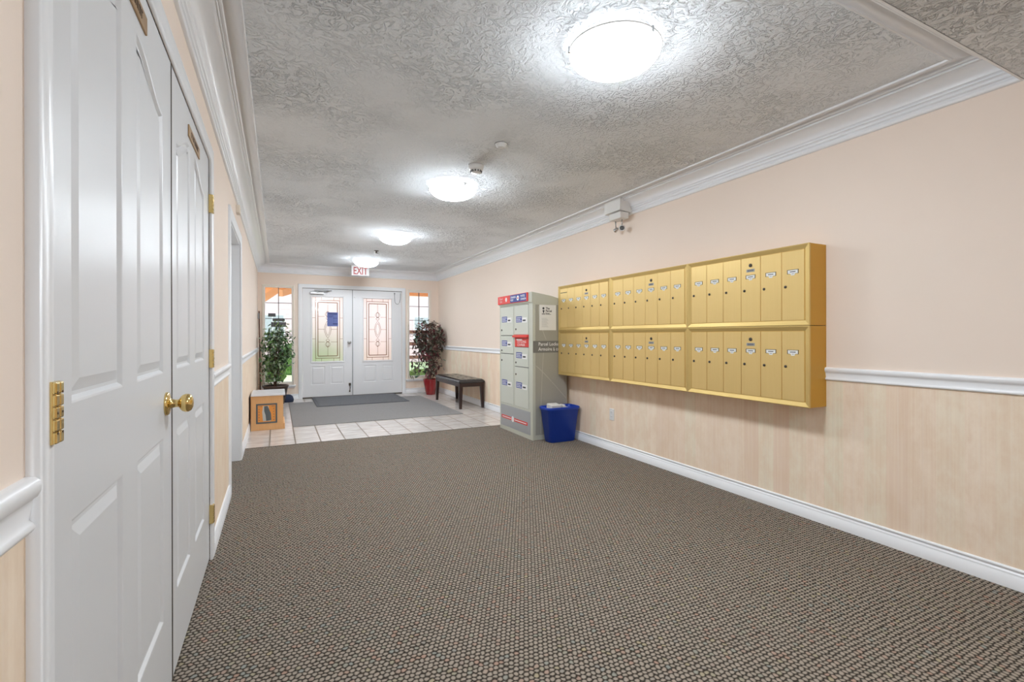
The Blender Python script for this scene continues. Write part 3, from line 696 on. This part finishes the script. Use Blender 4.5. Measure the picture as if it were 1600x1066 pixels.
def ldoor(c, z0, z1, lz, lockz):
    a, b = cols[c]; d = MB(); d.box(LX - .006, LX - .001, a, b, z0 + .004, z1 - .004, .0015, 1); door = d.build('locker_door', m_lockd, pl)
    l = MB(); l.lathe((LX - .006, b - .03, lockz), [(.011, 0), (.011, .004), (.007, .006), (0, .006)], 18, '-X'); l.build('lock', m_dark, door)
    s_ = MB(); f = lambda u, v, dd: (LX - .006 - dd, 10 - u, v); u0 = 10 - b + .035
    s_.prism(rect(u0, u0 + .145, lz - .032, lz + .034), f, 0, .0008); s_.mi = 1; s_.prism(rect(u0 + .145, u0 + .265, lz - .038, lz + .018), f, 0, .0008)
    s_.mi = 2
    for q in range(3): s_.prism(rect(u0 + .008, u0 + .13 - .02 * (q % 2), lz - .021 + q * .018, lz - .014 + q * .018), f, .0008, .0011)
    s_.mi = 3; s_.prism(rect(u0 + .165, u0 + .235, lz - .022, lz - .005), f, .0008, .0012)
    s_.build('door_label', [m_blue, m_card, m_wink, m_ink], door)
ldoor(0, 1.133, 1.478, 1.325, 1.198); ldoor(0, .918, 1.133, 1.040, .953); ldoor(0, .322, .918, .569, .835)
ldoor(1, 1.140, 1.478, 1.315, 1.205); ldoor(1, .779, 1.003, .909, .824); ldoor(1, .322, .779, .569, .690)
d = MB(); d.box(LX - .006, LX + .006, *cols[1], 1.005, 1.137, .002, 1); slot = d.build('outgoing_door', m_red, pl)
d = MB(); d.prism([(LX - .006, 1.118), (LX - .030, 1.112), (LX - .030, 1.128), (LX - .006, 1.142)], lambda u, v, dd: (u, 4.585 + dd, v), 0, .36); d.build('slot_hood', m_red, slot)
d = MB(); f = lambda u, v, dd: (LX - .006 - dd, 10 - u, v); d.prism(rect(5.09, 5.40, 1.098, 1.112), f, 0, .001); d.mi = 1
d.prism(rect(5.12, 5.26, 1.080, 1.093), f, 0, .001); add_text(d, 'OUTGOING', .040, f, 5.14, 1.050, .001); add_text(d, 'COURRIER', .040, f, 5.14, 1.015, .001); d.mi = 1
d.build('lettering', [m_redd, m_wink], slot)
d = MB(); d.box(LX - .005, LX + .006, 4.553, 5.312, .047, .298, .002, 1); bp = d.build('base_panel', m_basep, pl)
d = MB(); f = lambda u, v, dd: (LX - .005 - dd, 10 - u, v); d.prism(rect(10 - 5.285, 10 - 4.615, .140, .176), f, 0, .001); d.mi = 1
d.prism([(5.02 + .034 * math.cos(a), .158 + .034 * math.sin(a)) for a in [2 * PI * i / 24 for i in range(24)]], f, 0, .0018)
for a_, b_ in ((4.74, 4.97), (5.07, 5.36)): d.prism(rect(a_, b_, .153, .163), f, .001, .0014)
d.build('red_stripe', [m_red, m_wink], bp)
d = MB(); f = lambda u, v, dd: (u, LY0 - dd, v); d.prism(rect(LX + .03, LB - .012, .055, 1.468), f, 0, .002); sp_ = d.build('side_panel', m_side, pl)
d = MB(); f2 = lambda u, v, dd: (u, LY0 - .002 - dd, v); d.prism(rect(LX + .0, LB - .005, .946, 1.074), f2, 0, .001); d.build('side_band', m_band, sp_)
d = MB()
add_text(d, 'Parcel Locker', .053, f2, 2.528, 1.022, .0022, bold=.0006, sx=.93); add_text(d, 'Armoire \u00e0 colis', .053, f2, 2.528, .967, .0022, bold=.0006, sx=.93)
d.build('lettering', m_wink, sp_)
d = MB()
def ribbon(pts, w):
    for (a, b), (c, e) in zip(pts, pts[1:]): d.prism([(a, b), (c, e), (c, e + w), (a, b + w)] if abs(c - a) > abs(e - b) else [(a, b), (c, e), (c + w, e), (a + w, b)], f2, 0, .0006)
ribbon([(LX + .035 + .39 * t_ / 10, .80 - .38 * (t_ / 10) ** 1.1) for t_ in range(11)], .012)
ribbon([(2.588 - .035 * (1 - (1 - t_ / 10) ** 2), .945 - .875 * t_ / 10) for t_ in range(11)], .008)
ribbon([(2.53 + .09 * (t_ / 10) ** 2, 1.45 - .36 * t_ / 10) for t_ in range(11)], .010)
d.build('pale_arc', m_arc, sp_)
ps = thing('poster', 'white printed poster taped to the side of the grey parcel locker', 'poster', (2.646, LY0 - .003, 1.190))
d = MB(); d.box(2.541, 2.752, LY0 - .0032, LY0 - .0022, 1.190, 1.466); d.build('sheet', m_card, ps)
d = MB(); f3 = lambda u, v, dd: (u, LY0 - .0032 - dd, v)
for s_, z_ in (('The', 1.418), ('Parcel', 1.390), ('box...', 1.362)): add_text(d, s_, .031, f3, 2.620, z_, .0006, bold=.001)
d.prism([(2.592 + .013 * math.cos(a), 1.428 + .013 * math.sin(a)) for a in [2 * PI * i / 16 for i in range(16)]], f3, 0, .0006)
d.prism([(2.580, 1.408), (2.606, 1.408), (2.596, 1.375), (2.590, 1.375)], f3, 0, .0006); d.prism(rect(2.572, 2.614, 1.362, 1.370), f3, 0, .0006)
d.mi = 1
for q in range(9): d.prism(rect(2.570, 2.655 - .01 * (q % 3), 1.225 + q * .0115, 1.228 + q * .0115), f3, 0, .0005)
d.build('printed_text', [m_ink, m_plgt], ps)
# blue recycling bin
def rrect(x0, x1, y0, y1, r, z, n=6):
    out = []
    for cx_, cy_, a0 in ((x1 - r, y1 - r, 0), (x0 + r, y1 - r, 90), (x0 + r, y0 + r, 180), (x1 - r, y0 + r, 270)):
        for i in range(n + 1): a = math.radians(a0 + 90 * i / n); out.append((cx_ + r * math.cos(a), cy_ + r * math.sin(a), z))
    return out
def loft(mb, rings, cap0=True, cap1=False):
    R_ = [[mb.bm.verts.new(p) for p in r] for r in rings]
    for A, B in zip(R_, R_[1:]):
        for i in range(len(A)): mb._f([A[i], A[(i + 1) % len(A)], B[(i + 1) % len(A)], B[i]])
    if cap0: mb._f(R_[0][::-1])
    if cap1: mb._f(R_[-1])
bn = thing('recycling_bin', 'blue plastic recycling bin on carpet beside the parcel locker', 'bin', (2.70, 4.39, 0))
mb = MB(); T = (2.530, 2.915, 4.275, 4.485); B_ = (2.570, 2.880, 4.305, 4.455)
def mixr(t_, z, g=0, r=.035): return rrect(B_[0] + (T[0] - B_[0]) * t_ - g, B_[1] + (T[1] - B_[1]) * t_ + g, B_[2] + (T[2] - B_[2]) * t_ - g, B_[3] + (T[3] - B_[3]) * t_ + g, r, z)
rg = [mixr(0, .0, -.006), mixr(0, .006), mixr(.9, .335), mixr(.92, .340, .007, .04), mixr(1, .366, .009, .04), mixr(1, .374, .004, .04), mixr(1, .372, -.004), mixr(.9, .33, -.005), mixr(0, .012, -.006)]
loft(mb, rg); mb._f([v for v in list(mb.bm.verts)[-28:]]); mb.shade(50); mb.build('tub', m_bin, bn)
mb = MB(); mb.box(2.590, 2.710, 4.33, 4.44, .20, .398, .004, 1, Matrix.Rotation(.12, 3, 'X')); tag(mb.build('carton', m_card), 'white carton poking out of the blue recycling bin', 'box')
mb = MB(); mb.box(2.71, 2.80, 4.315, 4.32, .24, .375, 0, 1, Matrix.Rotation(.3, 3, 'Y')); mb.box(2.735, 2.765, 4.31, 4.4, .30, .392, .002, 1, Matrix.Rotation(-.3, 3, 'Y')); mb.mi = 1; mb.box(2.745, 2.78, 4.312, 4.316, .33, .365, 0, 1, Matrix.Rotation(.5, 3, 'Y'))
tag(mb.build('flyer', [m_card, mat('yellow_print', (.75, .55, .05), .5)]), 'folded white and yellow flyer standing in the blue bin', 'paper')
# wall outlet
ou = thing('wall_outlet', 'white wall outlet above the baseboard below the gold mailboxes', 'outlet', (XR, 3.757, .302))
mb = MB(); mb.box(XR - .006, XR, 3.722, 3.792, .300, .415, .003, 2); mb.build('cover_plate', m_plastic, ou)
for z in (.336, .380):
    mb = MB(); mb.box(XR - .008, XR - .004, 3.742, 3.772, z - .014, z + .014, .002, 1); mb.mi = 1
    for dy in (-.006, .006): mb.box(XR - .0088, XR - .0078, 3.757 + dy - .001, 3.757 + dy + .001, z - .004, z + .006)
    mb.build('socket', [m_plastic, m_black], ou)
# emergency light over the mailboxes
em = thing('emergency_light', 'white emergency light box with spot heads mounted on crown moulding', 'emergency light', (2.87, 3.56, 2.13))
mb = MB(); fs = lambda u, v, dd: (u, 3.448 + dd, v); mb.prism([(2.792, 2.277), (2.937, 2.262), (2.937, 2.30), (2.90, 2.388), (2.792, 2.388)], fs, 0, .232); mb.build('housing', m_plastic, em)
mb = MB(); mb.box(2.800, 2.900, 3.455, 3.625, 2.205, 2.266, .008, 2); mb.lathe((2.800, 3.485, 2.235), [(.004, 0), (.004, .001), (0, .001)], 10, '-X'); mb.build('junction_box', m_plastic, em)
def head(p, aim, r):
    mb = MB(); p = Vector(p); mb.tube([(2.86, p.y, 2.21), (p.x, p.y, p.z + .02)], .005)
    a = Vector(aim).normalized(); pts = [p - a * .030, p - a * .02, p, p + a * .012, p + a * .016]; mb.tube(pts, [r * .35, r * .7, r, r * 1.08, r], 20); h_ = mb.build('spot_head', m_chrome, em)
    mb = MB(); mb.tube([p + a * .0165, p + a * .018], [r * .8, r * .78], 20); mb.build('lens', m_slot, h_)
head((2.86, 3.505, 2.125), (-.6, -.75, -.15), .027); head((2.865, 3.60, 2.125), (-.3, .8, -.5), .018)
# small wall sensor high on the left wall
mb = MB(); mb.box(XL, XL + .03, 4.56, 4.66, 2.16, 2.225, .004, 2); tag(mb.build('wall_sensor', m_beige), 'tiny beige wall sensor under the crown moulding past the second doorway', 'sensor')

# ------------------------------------------------------------------ entry mats
mb = MB(); mb.box(.168, 2.412, 6.51, 8.84, .0, .007, .003, 1); tag(mb.build('entry_carpet', m_mat1), 'large grey carpet mat laid on the entrance tiles', 'mat')
mat2 = thing('door_mat', 'dark charcoal ribbed doormat against the entrance doors', 'mat', (1.29, 8.75, .007))
mb = MB(); mb.box(.553, 2.035, 8.132, YB - .02, .0075, .016, .003, 1); mb.build('border', m_mat2, mat2)
mb = MB()
y_ = 8.18
while y_ < YB - .06: mb.box(.60, 1.99, y_, y_ + .018, .015, .019); y_ += .03
mb.build('ribbed_pile', speck('charcoal_pile', (.13, .135, .15), (.24, .245, .26), 150), mat2)

# ------------------------------------------------------------------ leather bench
be = thing('bench', 'dark wood bench with tufted black leather seat against the wall', 'bench', (2.715, 7.55, 0))
BX0, BX1, BY0, BY1 = 2.503, 2.925, 6.925, 8.18
mb = MB(); nx, ny = 28, 70; vv = []
def cz(u, v):
    z = .455
    e = min(u, 1 - u) * (BX1 - BX0); e2 = min(v, 1 - v) * (BY1 - BY0); ee = min(e, e2)
    z -= .030 * (1 - min(1, ee / .045)) ** 2.2
    for tx_ in (.33, .67):
        for ty_ in (.2, .4, .6, .8):
            dd = math.hypot((u - tx_) * (BX1 - BX0), (v - ty_) * (BY1 - BY0)); z -= .017 * math.exp(-(dd / .028) ** 2)
    for tx_ in (.33, .67): z -= .005 * math.exp(-(((u - tx_) * (BX1 - BX0)) / .010) ** 2)
    for ty_ in (.2, .4, .6, .8): z -= .005 * math.exp(-(((v - ty_) * (BY1 - BY0)) / .010) ** 2)
    return z
for j in range(ny + 1):
    vv.append([mb.bm.verts.new((BX0 + (BX1 - BX0) * i / nx, BY0 + (BY1 - BY0) * j / ny, cz(i / nx, j / ny))) for i in range(nx + 1)])
for j in range(ny):
    for i in range(nx): mb._f([vv[j][i], vv[j][i + 1], vv[j + 1][i + 1], vv[j + 1][i]])
rim = [vv[0][i] for i in range(nx + 1)] + [vv[j][nx] for j in range(1, ny + 1)] + [vv[ny][i] for i in range(nx - 1, -1, -1)] + [vv[j][0] for j in range(ny - 1, 0, -1)]
low = [mb.bm.verts.new((v.co.x, v.co.y, .400)) for v in rim]
for i in range(len(rim)): mb._f([rim[i], low[i], low[(i + 1) % len(rim)], rim[(i + 1) % len(rim)]])
mb._f(low); bmesh.ops.recalc_face_normals(mb.bm, faces=mb.bm.faces)
for f in mb.bm.faces: f.smooth = True
seat = mb.build('seat_cushion', m_leath, be)
for tx_ in (.33, .67):
    for ty_ in (.2, .4, .6, .8):
        b = MB(); b.lathe((BX0 + (BX1 - BX0) * tx_, BY0 + (BY1 - BY0) * ty_, cz(tx_, ty_) - .001), [(.008, 0), (.006, .003), (0, .004)], 12); b.build('tuft_button', m_leath, seat)
mb = MB()
for q in ((BX0 + .012, BX0 + .034, BY0 + .03, BY1 - .03), (BX1 - .034, BX1 - .012, BY0 + .03, BY1 - .03), (BX0 + .03, BX1 - .03, BY0 + .012, BY0 + .034), (BX0 + .03, BX1 - .03, BY1 - .034, BY1 - .012)): mb.box(*q, .338, .400, .003, 1)
mb.build('apron', m_bwood, be)
for x, y, sx, sy in ((BX0 + .008, BY0 + .008, 1, 1), (BX1 - .008, BY0 + .008, -1, 1), (BX0 + .008, BY1 - .008, 1, -1), (BX1 - .008, BY1 - .008, -1, -1)):
    mb = MB(); rings = [[(x, y, z), (x + sx * w, y, z), (x + sx * w, y + sy * w, z), (x, y + sy * w, z)] for z, w in ((0, .036), (.30, .052), (.400, .054))]
    loft(mb, rings, True, True); mb.build('leg', m_bwood, be, True)

# ------------------------------------------------------------------ drop box with bear-style print, left plants and pole
dbx = thing('suggestion_box', 'pine wooden floor box with white top and framed dark print', 'box', (-.11, 6.72, 0))
mb = MB(); mb.box(-.288, .060, 6.45, 7.00, 0, .412, .003, 1); mb.box(-.288, .078, 6.462, 7.00, 0, .068, .003, 1); mb.build('carcass', m_pine, dbx)
mb = MB(); mb.box(-.2935, -.2875, 6.452, 7.00, .02, .41); mb.build('edge_strip', m_bwn, dbx)
mb = MB(); mb.box(-.288, .082, 6.43, 7.02, .412, .432, .003, 1); mb.build('lid', m_boxtop, dbx)
f = lambda u, v, dd: (u, 6.45 - dd, v)
mb = MB()
for q in ((-.233, -.006, .302, .320), (-.233, -.006, .082, .100), (-.233, -.215, .10, .302), (-.024, -.006, .10, .302)): mb.prism(rect(*q), f, 0, .004)
mb.build('print_frame', m_pgrey, dbx)
mb = MB(); mb.prism(rect(-.215, -.024, .10, .302), f, 0, .0015); mb.mi = 1
mb.prism([(-.158, .292), (-.100, .292), (-.076, .11), (-.16, .11), (-.168, .22)], f, .0015, .0022); mb.mi = 2
mb.prism([(-.148, .288), (-.110, .292), (-.088, .235), (-.074, .20), (-.070, .118), (-.126, .112), (-.132, .18), (-.146, .23)], f, .0022, .003)
for i in range(6):
    z = .122 + i * .033
    for x in (-.203, -.046): mb.prism([(x, z - .005), (x + .01, z), (x, z + .006), (x - .004, z)], f, .0015, .003)
for x in (-.18, -.06): mb.prism(rect(x - .005, x + .005, .283, .292), f, .0015, .003)
mb.build('picture_print', [m_orng, m_plgt, m_pgrey], dbx)

def plant(root, base, crown_c, crown_r, nleaf, m_l, size, trunks, seed, m_t, droop=.5, lower=None):
    rnd = random.Random(seed)
    tb = MB()
    for pts, r0 in trunks: tb.tube(pts, [r0 * (1 - .5 * i / (len(pts) - 1)) for i in range(len(pts))], 8)
    # twigs
    mb = MB(); tone = []
    cs = []
    for i in range(nleaf // 6):
        while True:
            v = Vector((rnd.uniform(-1, 1), rnd.uniform(-1, 1), rnd.uniform(-1, 1)))
            if .25 < v.length < 1: break
        c = Vector(crown_c) + Vector((v.x * crown_r[0], v.y * crown_r[1], v.z * crown_r[2]))
        if lower and rnd.random() < lower[2]: c = Vector((crown_c[0] + rnd.gauss(0, lower[3]), crown_c[1] + rnd.gauss(0, lower[3]), rnd.uniform(lower[0], lower[1])))
        c.y = min(c.y, YB - .09); c.x = max(XL + .07, min(XR - .06, c.x)); cs.append(c)
    for c in cs:
        root_pt = Vector((crown_c[0] * .6 + c.x * .4, crown_c[1] * .6 + c.y * .4, max(lower[0] if lower else 0, c.z - .12)))
        tb.tube([root_pt, c], [.003, .0015], 4)
        for k_ in range(6):
            p = c + Vector((rnd.gauss(0, .035), rnd.gauss(0, .035), rnd.gauss(0, .04)))
            p.y = min(p.y, YB - .06); p.x = max(XL + .03, min(XR - .03, p.x))
            az = rnd.uniform(0, 2 * PI); el = rnd.uniform(-1.3, .2) * (droop + .5); L_ = size * rnd.uniform(.7, 1.2); w = L_ * .23
            d = Vector((math.cos(az) * math.cos(el), math.sin(az) * math.cos(el), math.sin(el))); s_ = d.cross(Vector((0, 0, 1))).normalized(); s_ = (s_ + Vector((0, 0, rnd.uniform(-.6, .6)))).normalized(); nrm = d.cross(s_)
            t_ = rnd.random()
            q = [p, p + d * L_ * .3 + s_ * w, p + d * L_ * .7 + s_ * w * .75 - nrm * L_ * .03, p + d * L_ - nrm * L_ * .1, p + d * L_ * .7 - s_ * w * .75 - nrm * L_ * .03, p + d * L_ * .3 - s_ * w]
            mid = p + d * L_ * .5 + nrm * L_ * .05
            for v_ in q + [mid]: v_.y = min(v_.y, YB - .03); v_.x = max(XL + .03, min(XR - .03, v_.x))
            vs_ = [mb.bm.verts.new(v_) for v_ in q]; vm = mb.bm.verts.new(mid)
            for i in range(6): mb._f([vs_[i], vs_[(i + 1) % 6], vm])
            tone += [t_] * 7
    o = mb.build('foliage', m_l, root); at = o.data.attributes.new('leaf_tone', 'FLOAT', 'POINT')
    for i, v_ in enumerate(tone): at.data[i].value = v_
    tb.build('trunk', m_t, root)
fc = thing('potted_ficus', 'potted green ficus tree in front of the sidelight window behind pine box', 'plant', (-.03, 8.85, 0))
mb = MB(); mb.lathe((-.03, 8.85, 0), [(.12, 0), (.13, .01), (.185, .28), (.20, .29), (.20, .315), (.185, .315), (.175, .28), (0, .28)], 36); mb.build('pot', m_potb, fc)
mb = MB(); mb.lathe((-.03, 8.85, .275), [(.176, 0), (.17, .012), (0, .02)], 24); mb.build('soil', m_soil, fc)
plant(fc, None, (-.015, 8.85, .95), (.225, .2, .40), 1350, m_leaf1, .075,
      [([(-.05, 8.85, .28), (-.035, 8.86, .5), (-.02, 8.85, .75), (-.01, 8.85, 1.05)], .018), ([(-.02, 8.84, .28), (-.045, 8.85, .5), (-.01, 8.86, .75), (.04, 8.86, 1.0)], .016), ([(-.035, 8.86, .28), (-.02, 8.84, .5), (-.04, 8.85, .72), (-.10, 8.85, 1.0)], .014)], 5, m_trunk2, .6, (.42, .8, .2, .12))
bp_ = thing('potted_burgundy_tree', 'potted tree with dark green and burgundy leaves in the corner', 'plant', (2.655, 8.98, 0))
mb = MB(); mb.lathe((2.655, 8.98, 0), [(.082, 0), (.088, .006), (.108, .10), (.128, .20), (.140, .27), (.144, .285), (.144, .300), (.132, .300), (.126, .27), (0, .27)], 40); mb.build('pot', m_pot, bp_)
mb = MB(); mb.lathe((2.655, 8.98, .265), [(.127, 0), (.12, .012), (0, .02)], 24); mb.build('soil', m_soil, bp_)
plant(bp_, None, (2.63, 8.97, 1.10), (.30, .26, .36), 1150, m_leaf2, .092,
      [([(2.63, 8.98, .27), (2.62, 8.97, .55), (2.60, 8.97, .85), (2.56, 8.96, 1.25)], .016), ([(2.66, 8.98, .27), (2.66, 8.98, .55), (2.68, 8.98, .9), (2.72, 8.98, 1.3)], .016), ([(2.645, 8.99, .27), (2.65, 9.0, .6), (2.63, 8.99, 1.0)], .012)], 9, m_trunk, .5, (.42, .85, .25, .13))
po = thing('wooden_pole', 'thin brown wooden pole leaning in the corner behind the ficus', 'pole', (-.26, 9.25, 0))
mb = MB(); mb.tube([(-.268, 9.28, 0), (-.276, 9.30, .8), (-.286, 9.31, 1.565)], .011, 10); mb.build('shaft', m_wood, po)
mb = MB(); mb.box(-.305, -.283, 9.285, 9.335, 1.43, 1.53, .003, 1); mb.build('bracket', m_grey, po)
mb = MB(); rgs = [rrect(.07, .24, 8.98, 9.22, .05, 0, 5), rrect(.065, .25, 8.98, 9.23, .05, .04, 5), rrect(.075, .235, 9.0, 9.22, .05, .085, 5), rrect(.10, .20, 9.05, 9.18, .04, .115, 5), rrect(.12, .18, 9.08, 9.15, .03, .12, 5)]
loft(mb, rgs, True, True); mb.shade(60); tag(mb.build('cloth_bag', m_navy), 'small navy cloth bag slumped on tiles behind the pine box', 'bag')

# ------------------------------------------------------------------ outdoors, seen through the glass
mb = MB(); mb.box(-14, 18, YB + 4.2, 40, -.30, -.12); struct(tag(mb.build('lawn', m_grass), 'green lawn outside beyond the porch', 'lawn'))
mb = MB(); mb.box(-6, 9, YB + .141, YB + 4.2, -.20, -.06); struct(tag(mb.build('porch_slab', m_conc), 'concrete porch slab outside the entrance', 'porch'))
def beam(p, q, w, h, label):
    p, q = Vector(p), Vector(q); d = (q - p); L_ = d.length; mb = MB(); mb.box(-w / 2, w / 2, 0, L_, -h / 2, h / 2, .006, 1)
    rot = Vector((0, 1, 0)).rotation_difference(d.normalized()).to_matrix().to_4x4(); bmesh.ops.transform(mb.bm, verts=mb.bm.verts, matrix=Matrix.Translation(p) @ rot)
    return tag(mb.build('porch_beam', m_ext_o), label, 'beam', 'cedar porch roof beams')
beam((-.9, YB + 1.6, 1.45), (.15, YB + 1.6, 2.25), .12, .17, 'slanting cedar porch brace seen through the sidelight behind ficus')
beam((-1.2, YB + 2.4, 2.24), (4.9, YB + 2.4, 2.24), .16, .22, 'long level cedar porch beam seen through the tops of both sidelights')
beam((.05, YB + 1.0, 1.98), (.75, YB + 2.5, 2.35), .10, .14, 'short cedar rafter rising away behind sidelight window top')
beam((4.15, YB + 1.9, 1.55), (3.2, YB + 1.9, 2.35), .12, .17, 'slanting cedar porch brace seen through the sidelight behind burgundy tree')
mb = MB(); mb.box(-2, 5.5, YB + .3, YB + 3.1, 2.42, 2.46); struct(mb.build('porch_soffit', m_ext_o))
def house(loc, w, h, m_, label):
    x, y = loc; e = thing('house', label, 'house', (x, y, -.12)); b = MB(); b.box(x - w / 2, x + w / 2, y, y + 5, -.12, h)
    z = .1
    while z < h: b.box(x - w / 2 - .01, x + w / 2 + .01, y - .015, y, z, z + .16); z += .2
    b.build('siding', m_, e)
    for i in range(max(1, int(w // 2.2))):
        wx = x - w / 2 + 1.1 + i * 2.2
        for wz in (.9, 3.3):
            if wz < 1 and 0 < i < int(w // 2.2) - 1: continue
            if wz + 1.2 > h: continue
            fr_ = MB(); fr_.box(wx - .5, wx + .5, y - .05, y - .01, wz, wz + 1.2); f_ = fr_.build('window', m_ext_w, e)
            g_ = MB(); g_.box(wx - .43, wx - .02, y - .06, y - .05, wz + .07, wz + 1.13); g_.box(wx + .02, wx + .43, y - .06, y - .05, wz + .07, wz + 1.13); g_.build('pane', m_ext_g, f_)
    r_ = MB(); r_.prism([(x - w / 2 - .4, h), (x + w / 2 + .4, h), (x, h + 1.8)], lambda u, v, dd: (u, y - .3 + dd, v), 0, 5.6); r_.build('roof', m_grey, e)
    return e
house((3.2, YB + 13.5), 9, 4.6, m_ext_p, 'pink sided house across the lawn, seen through the glass doors')
house((-6.2, YB + 18), 7, 5.0, m_ext_w, 'white sided house farther away across the lawn')
br = MB(); br.box(2.05, 3.4, YB + 5.0, YB + 5.25, -.12, .72); tag(br.build('garden_wall', m_brick), 'low pink brick garden wall outside the entrance door', 'wall')
cl = MB(); cl.box(3.45, 4.6, YB + 1.3, YB + 1.55, -.1, 2.4); tag(cl.build('porch_pier', m_brick), 'pink brick porch pier behind the burgundy tree window', 'pier')
def bush(c, r, label, seed):
    rnd = random.Random(seed); b = bmesh.new(); bmesh.ops.create_icosphere(b, subdivisions=4, radius=1)
    for v in b.verts:
        n_ = v.co.normalized(); k_ = 1 + .14 * math.sin(n_.x * 7 + seed) * math.sin(n_.y * 6) + rnd.uniform(-.07, .07); v.co = Vector((n_.x * r[0] * k_ + c[0], n_.y * r[1] * k_ + c[1], max(-.12, n_.z * r[2] * k_ + c[2])))
    mb = MB(); mb._add(b); return tag(mb.build('bush', m_hedge), label, 'bush', 'garden bushes outside')
bush((-.5, YB + 3.0, .25), (.6, .4, .45), 'dark round bush outside the window behind the ficus', 1)
bush((2.95, YB + 1.6, .05), (.34, .4, .3), 'low dark bush outside the window behind burgundy tree', 2)
bush((1.1, YB + 8.0, .3), (1.1, .7, .7), 'wide bush on the lawn seen through the first door glass', 3)
fe = thing('rail_fence', 'brown wooden rail fence on the lawn beyond the corner window', 'fence', (4.5, YB + 4.6, -.12))
for z in (.45, .85, 1.2): mb = MB(); mb.box(3.2, 7.2, YB + 4.6, YB + 4.66, z, z + .10); mb.build('rail', m_fence, fe)
for x in (3.3, 5.2, 7.1): mb = MB(); mb.box(x - .05, x + .05, YB + 4.66, YB + 4.76, -.12, 1.35); mb.build('post', m_fence, fe)
# bare tree
tr = MB(); rnd = random.Random(4)
def br_(p, d, L_, r, n):
    q = p + d * L_; tr.tube([p, q], [r, r * .65], 5)
    if n:
        for i in range(3): br_(q, (d + Vector((rnd.uniform(-.6, .6), rnd.uniform(-.5, .5), rnd.uniform(-.1, .4)))).normalized(), L_ * .72, r * .6, n - 1)
br_(Vector((-.9, YB + 7, -.12)), Vector((.05, 0, 1)), 1.3, .06, 4)
tag(tr.build('bare_tree', m_trunk), 'bare branched tree outside the sidelight window beside the entrance', 'tree')
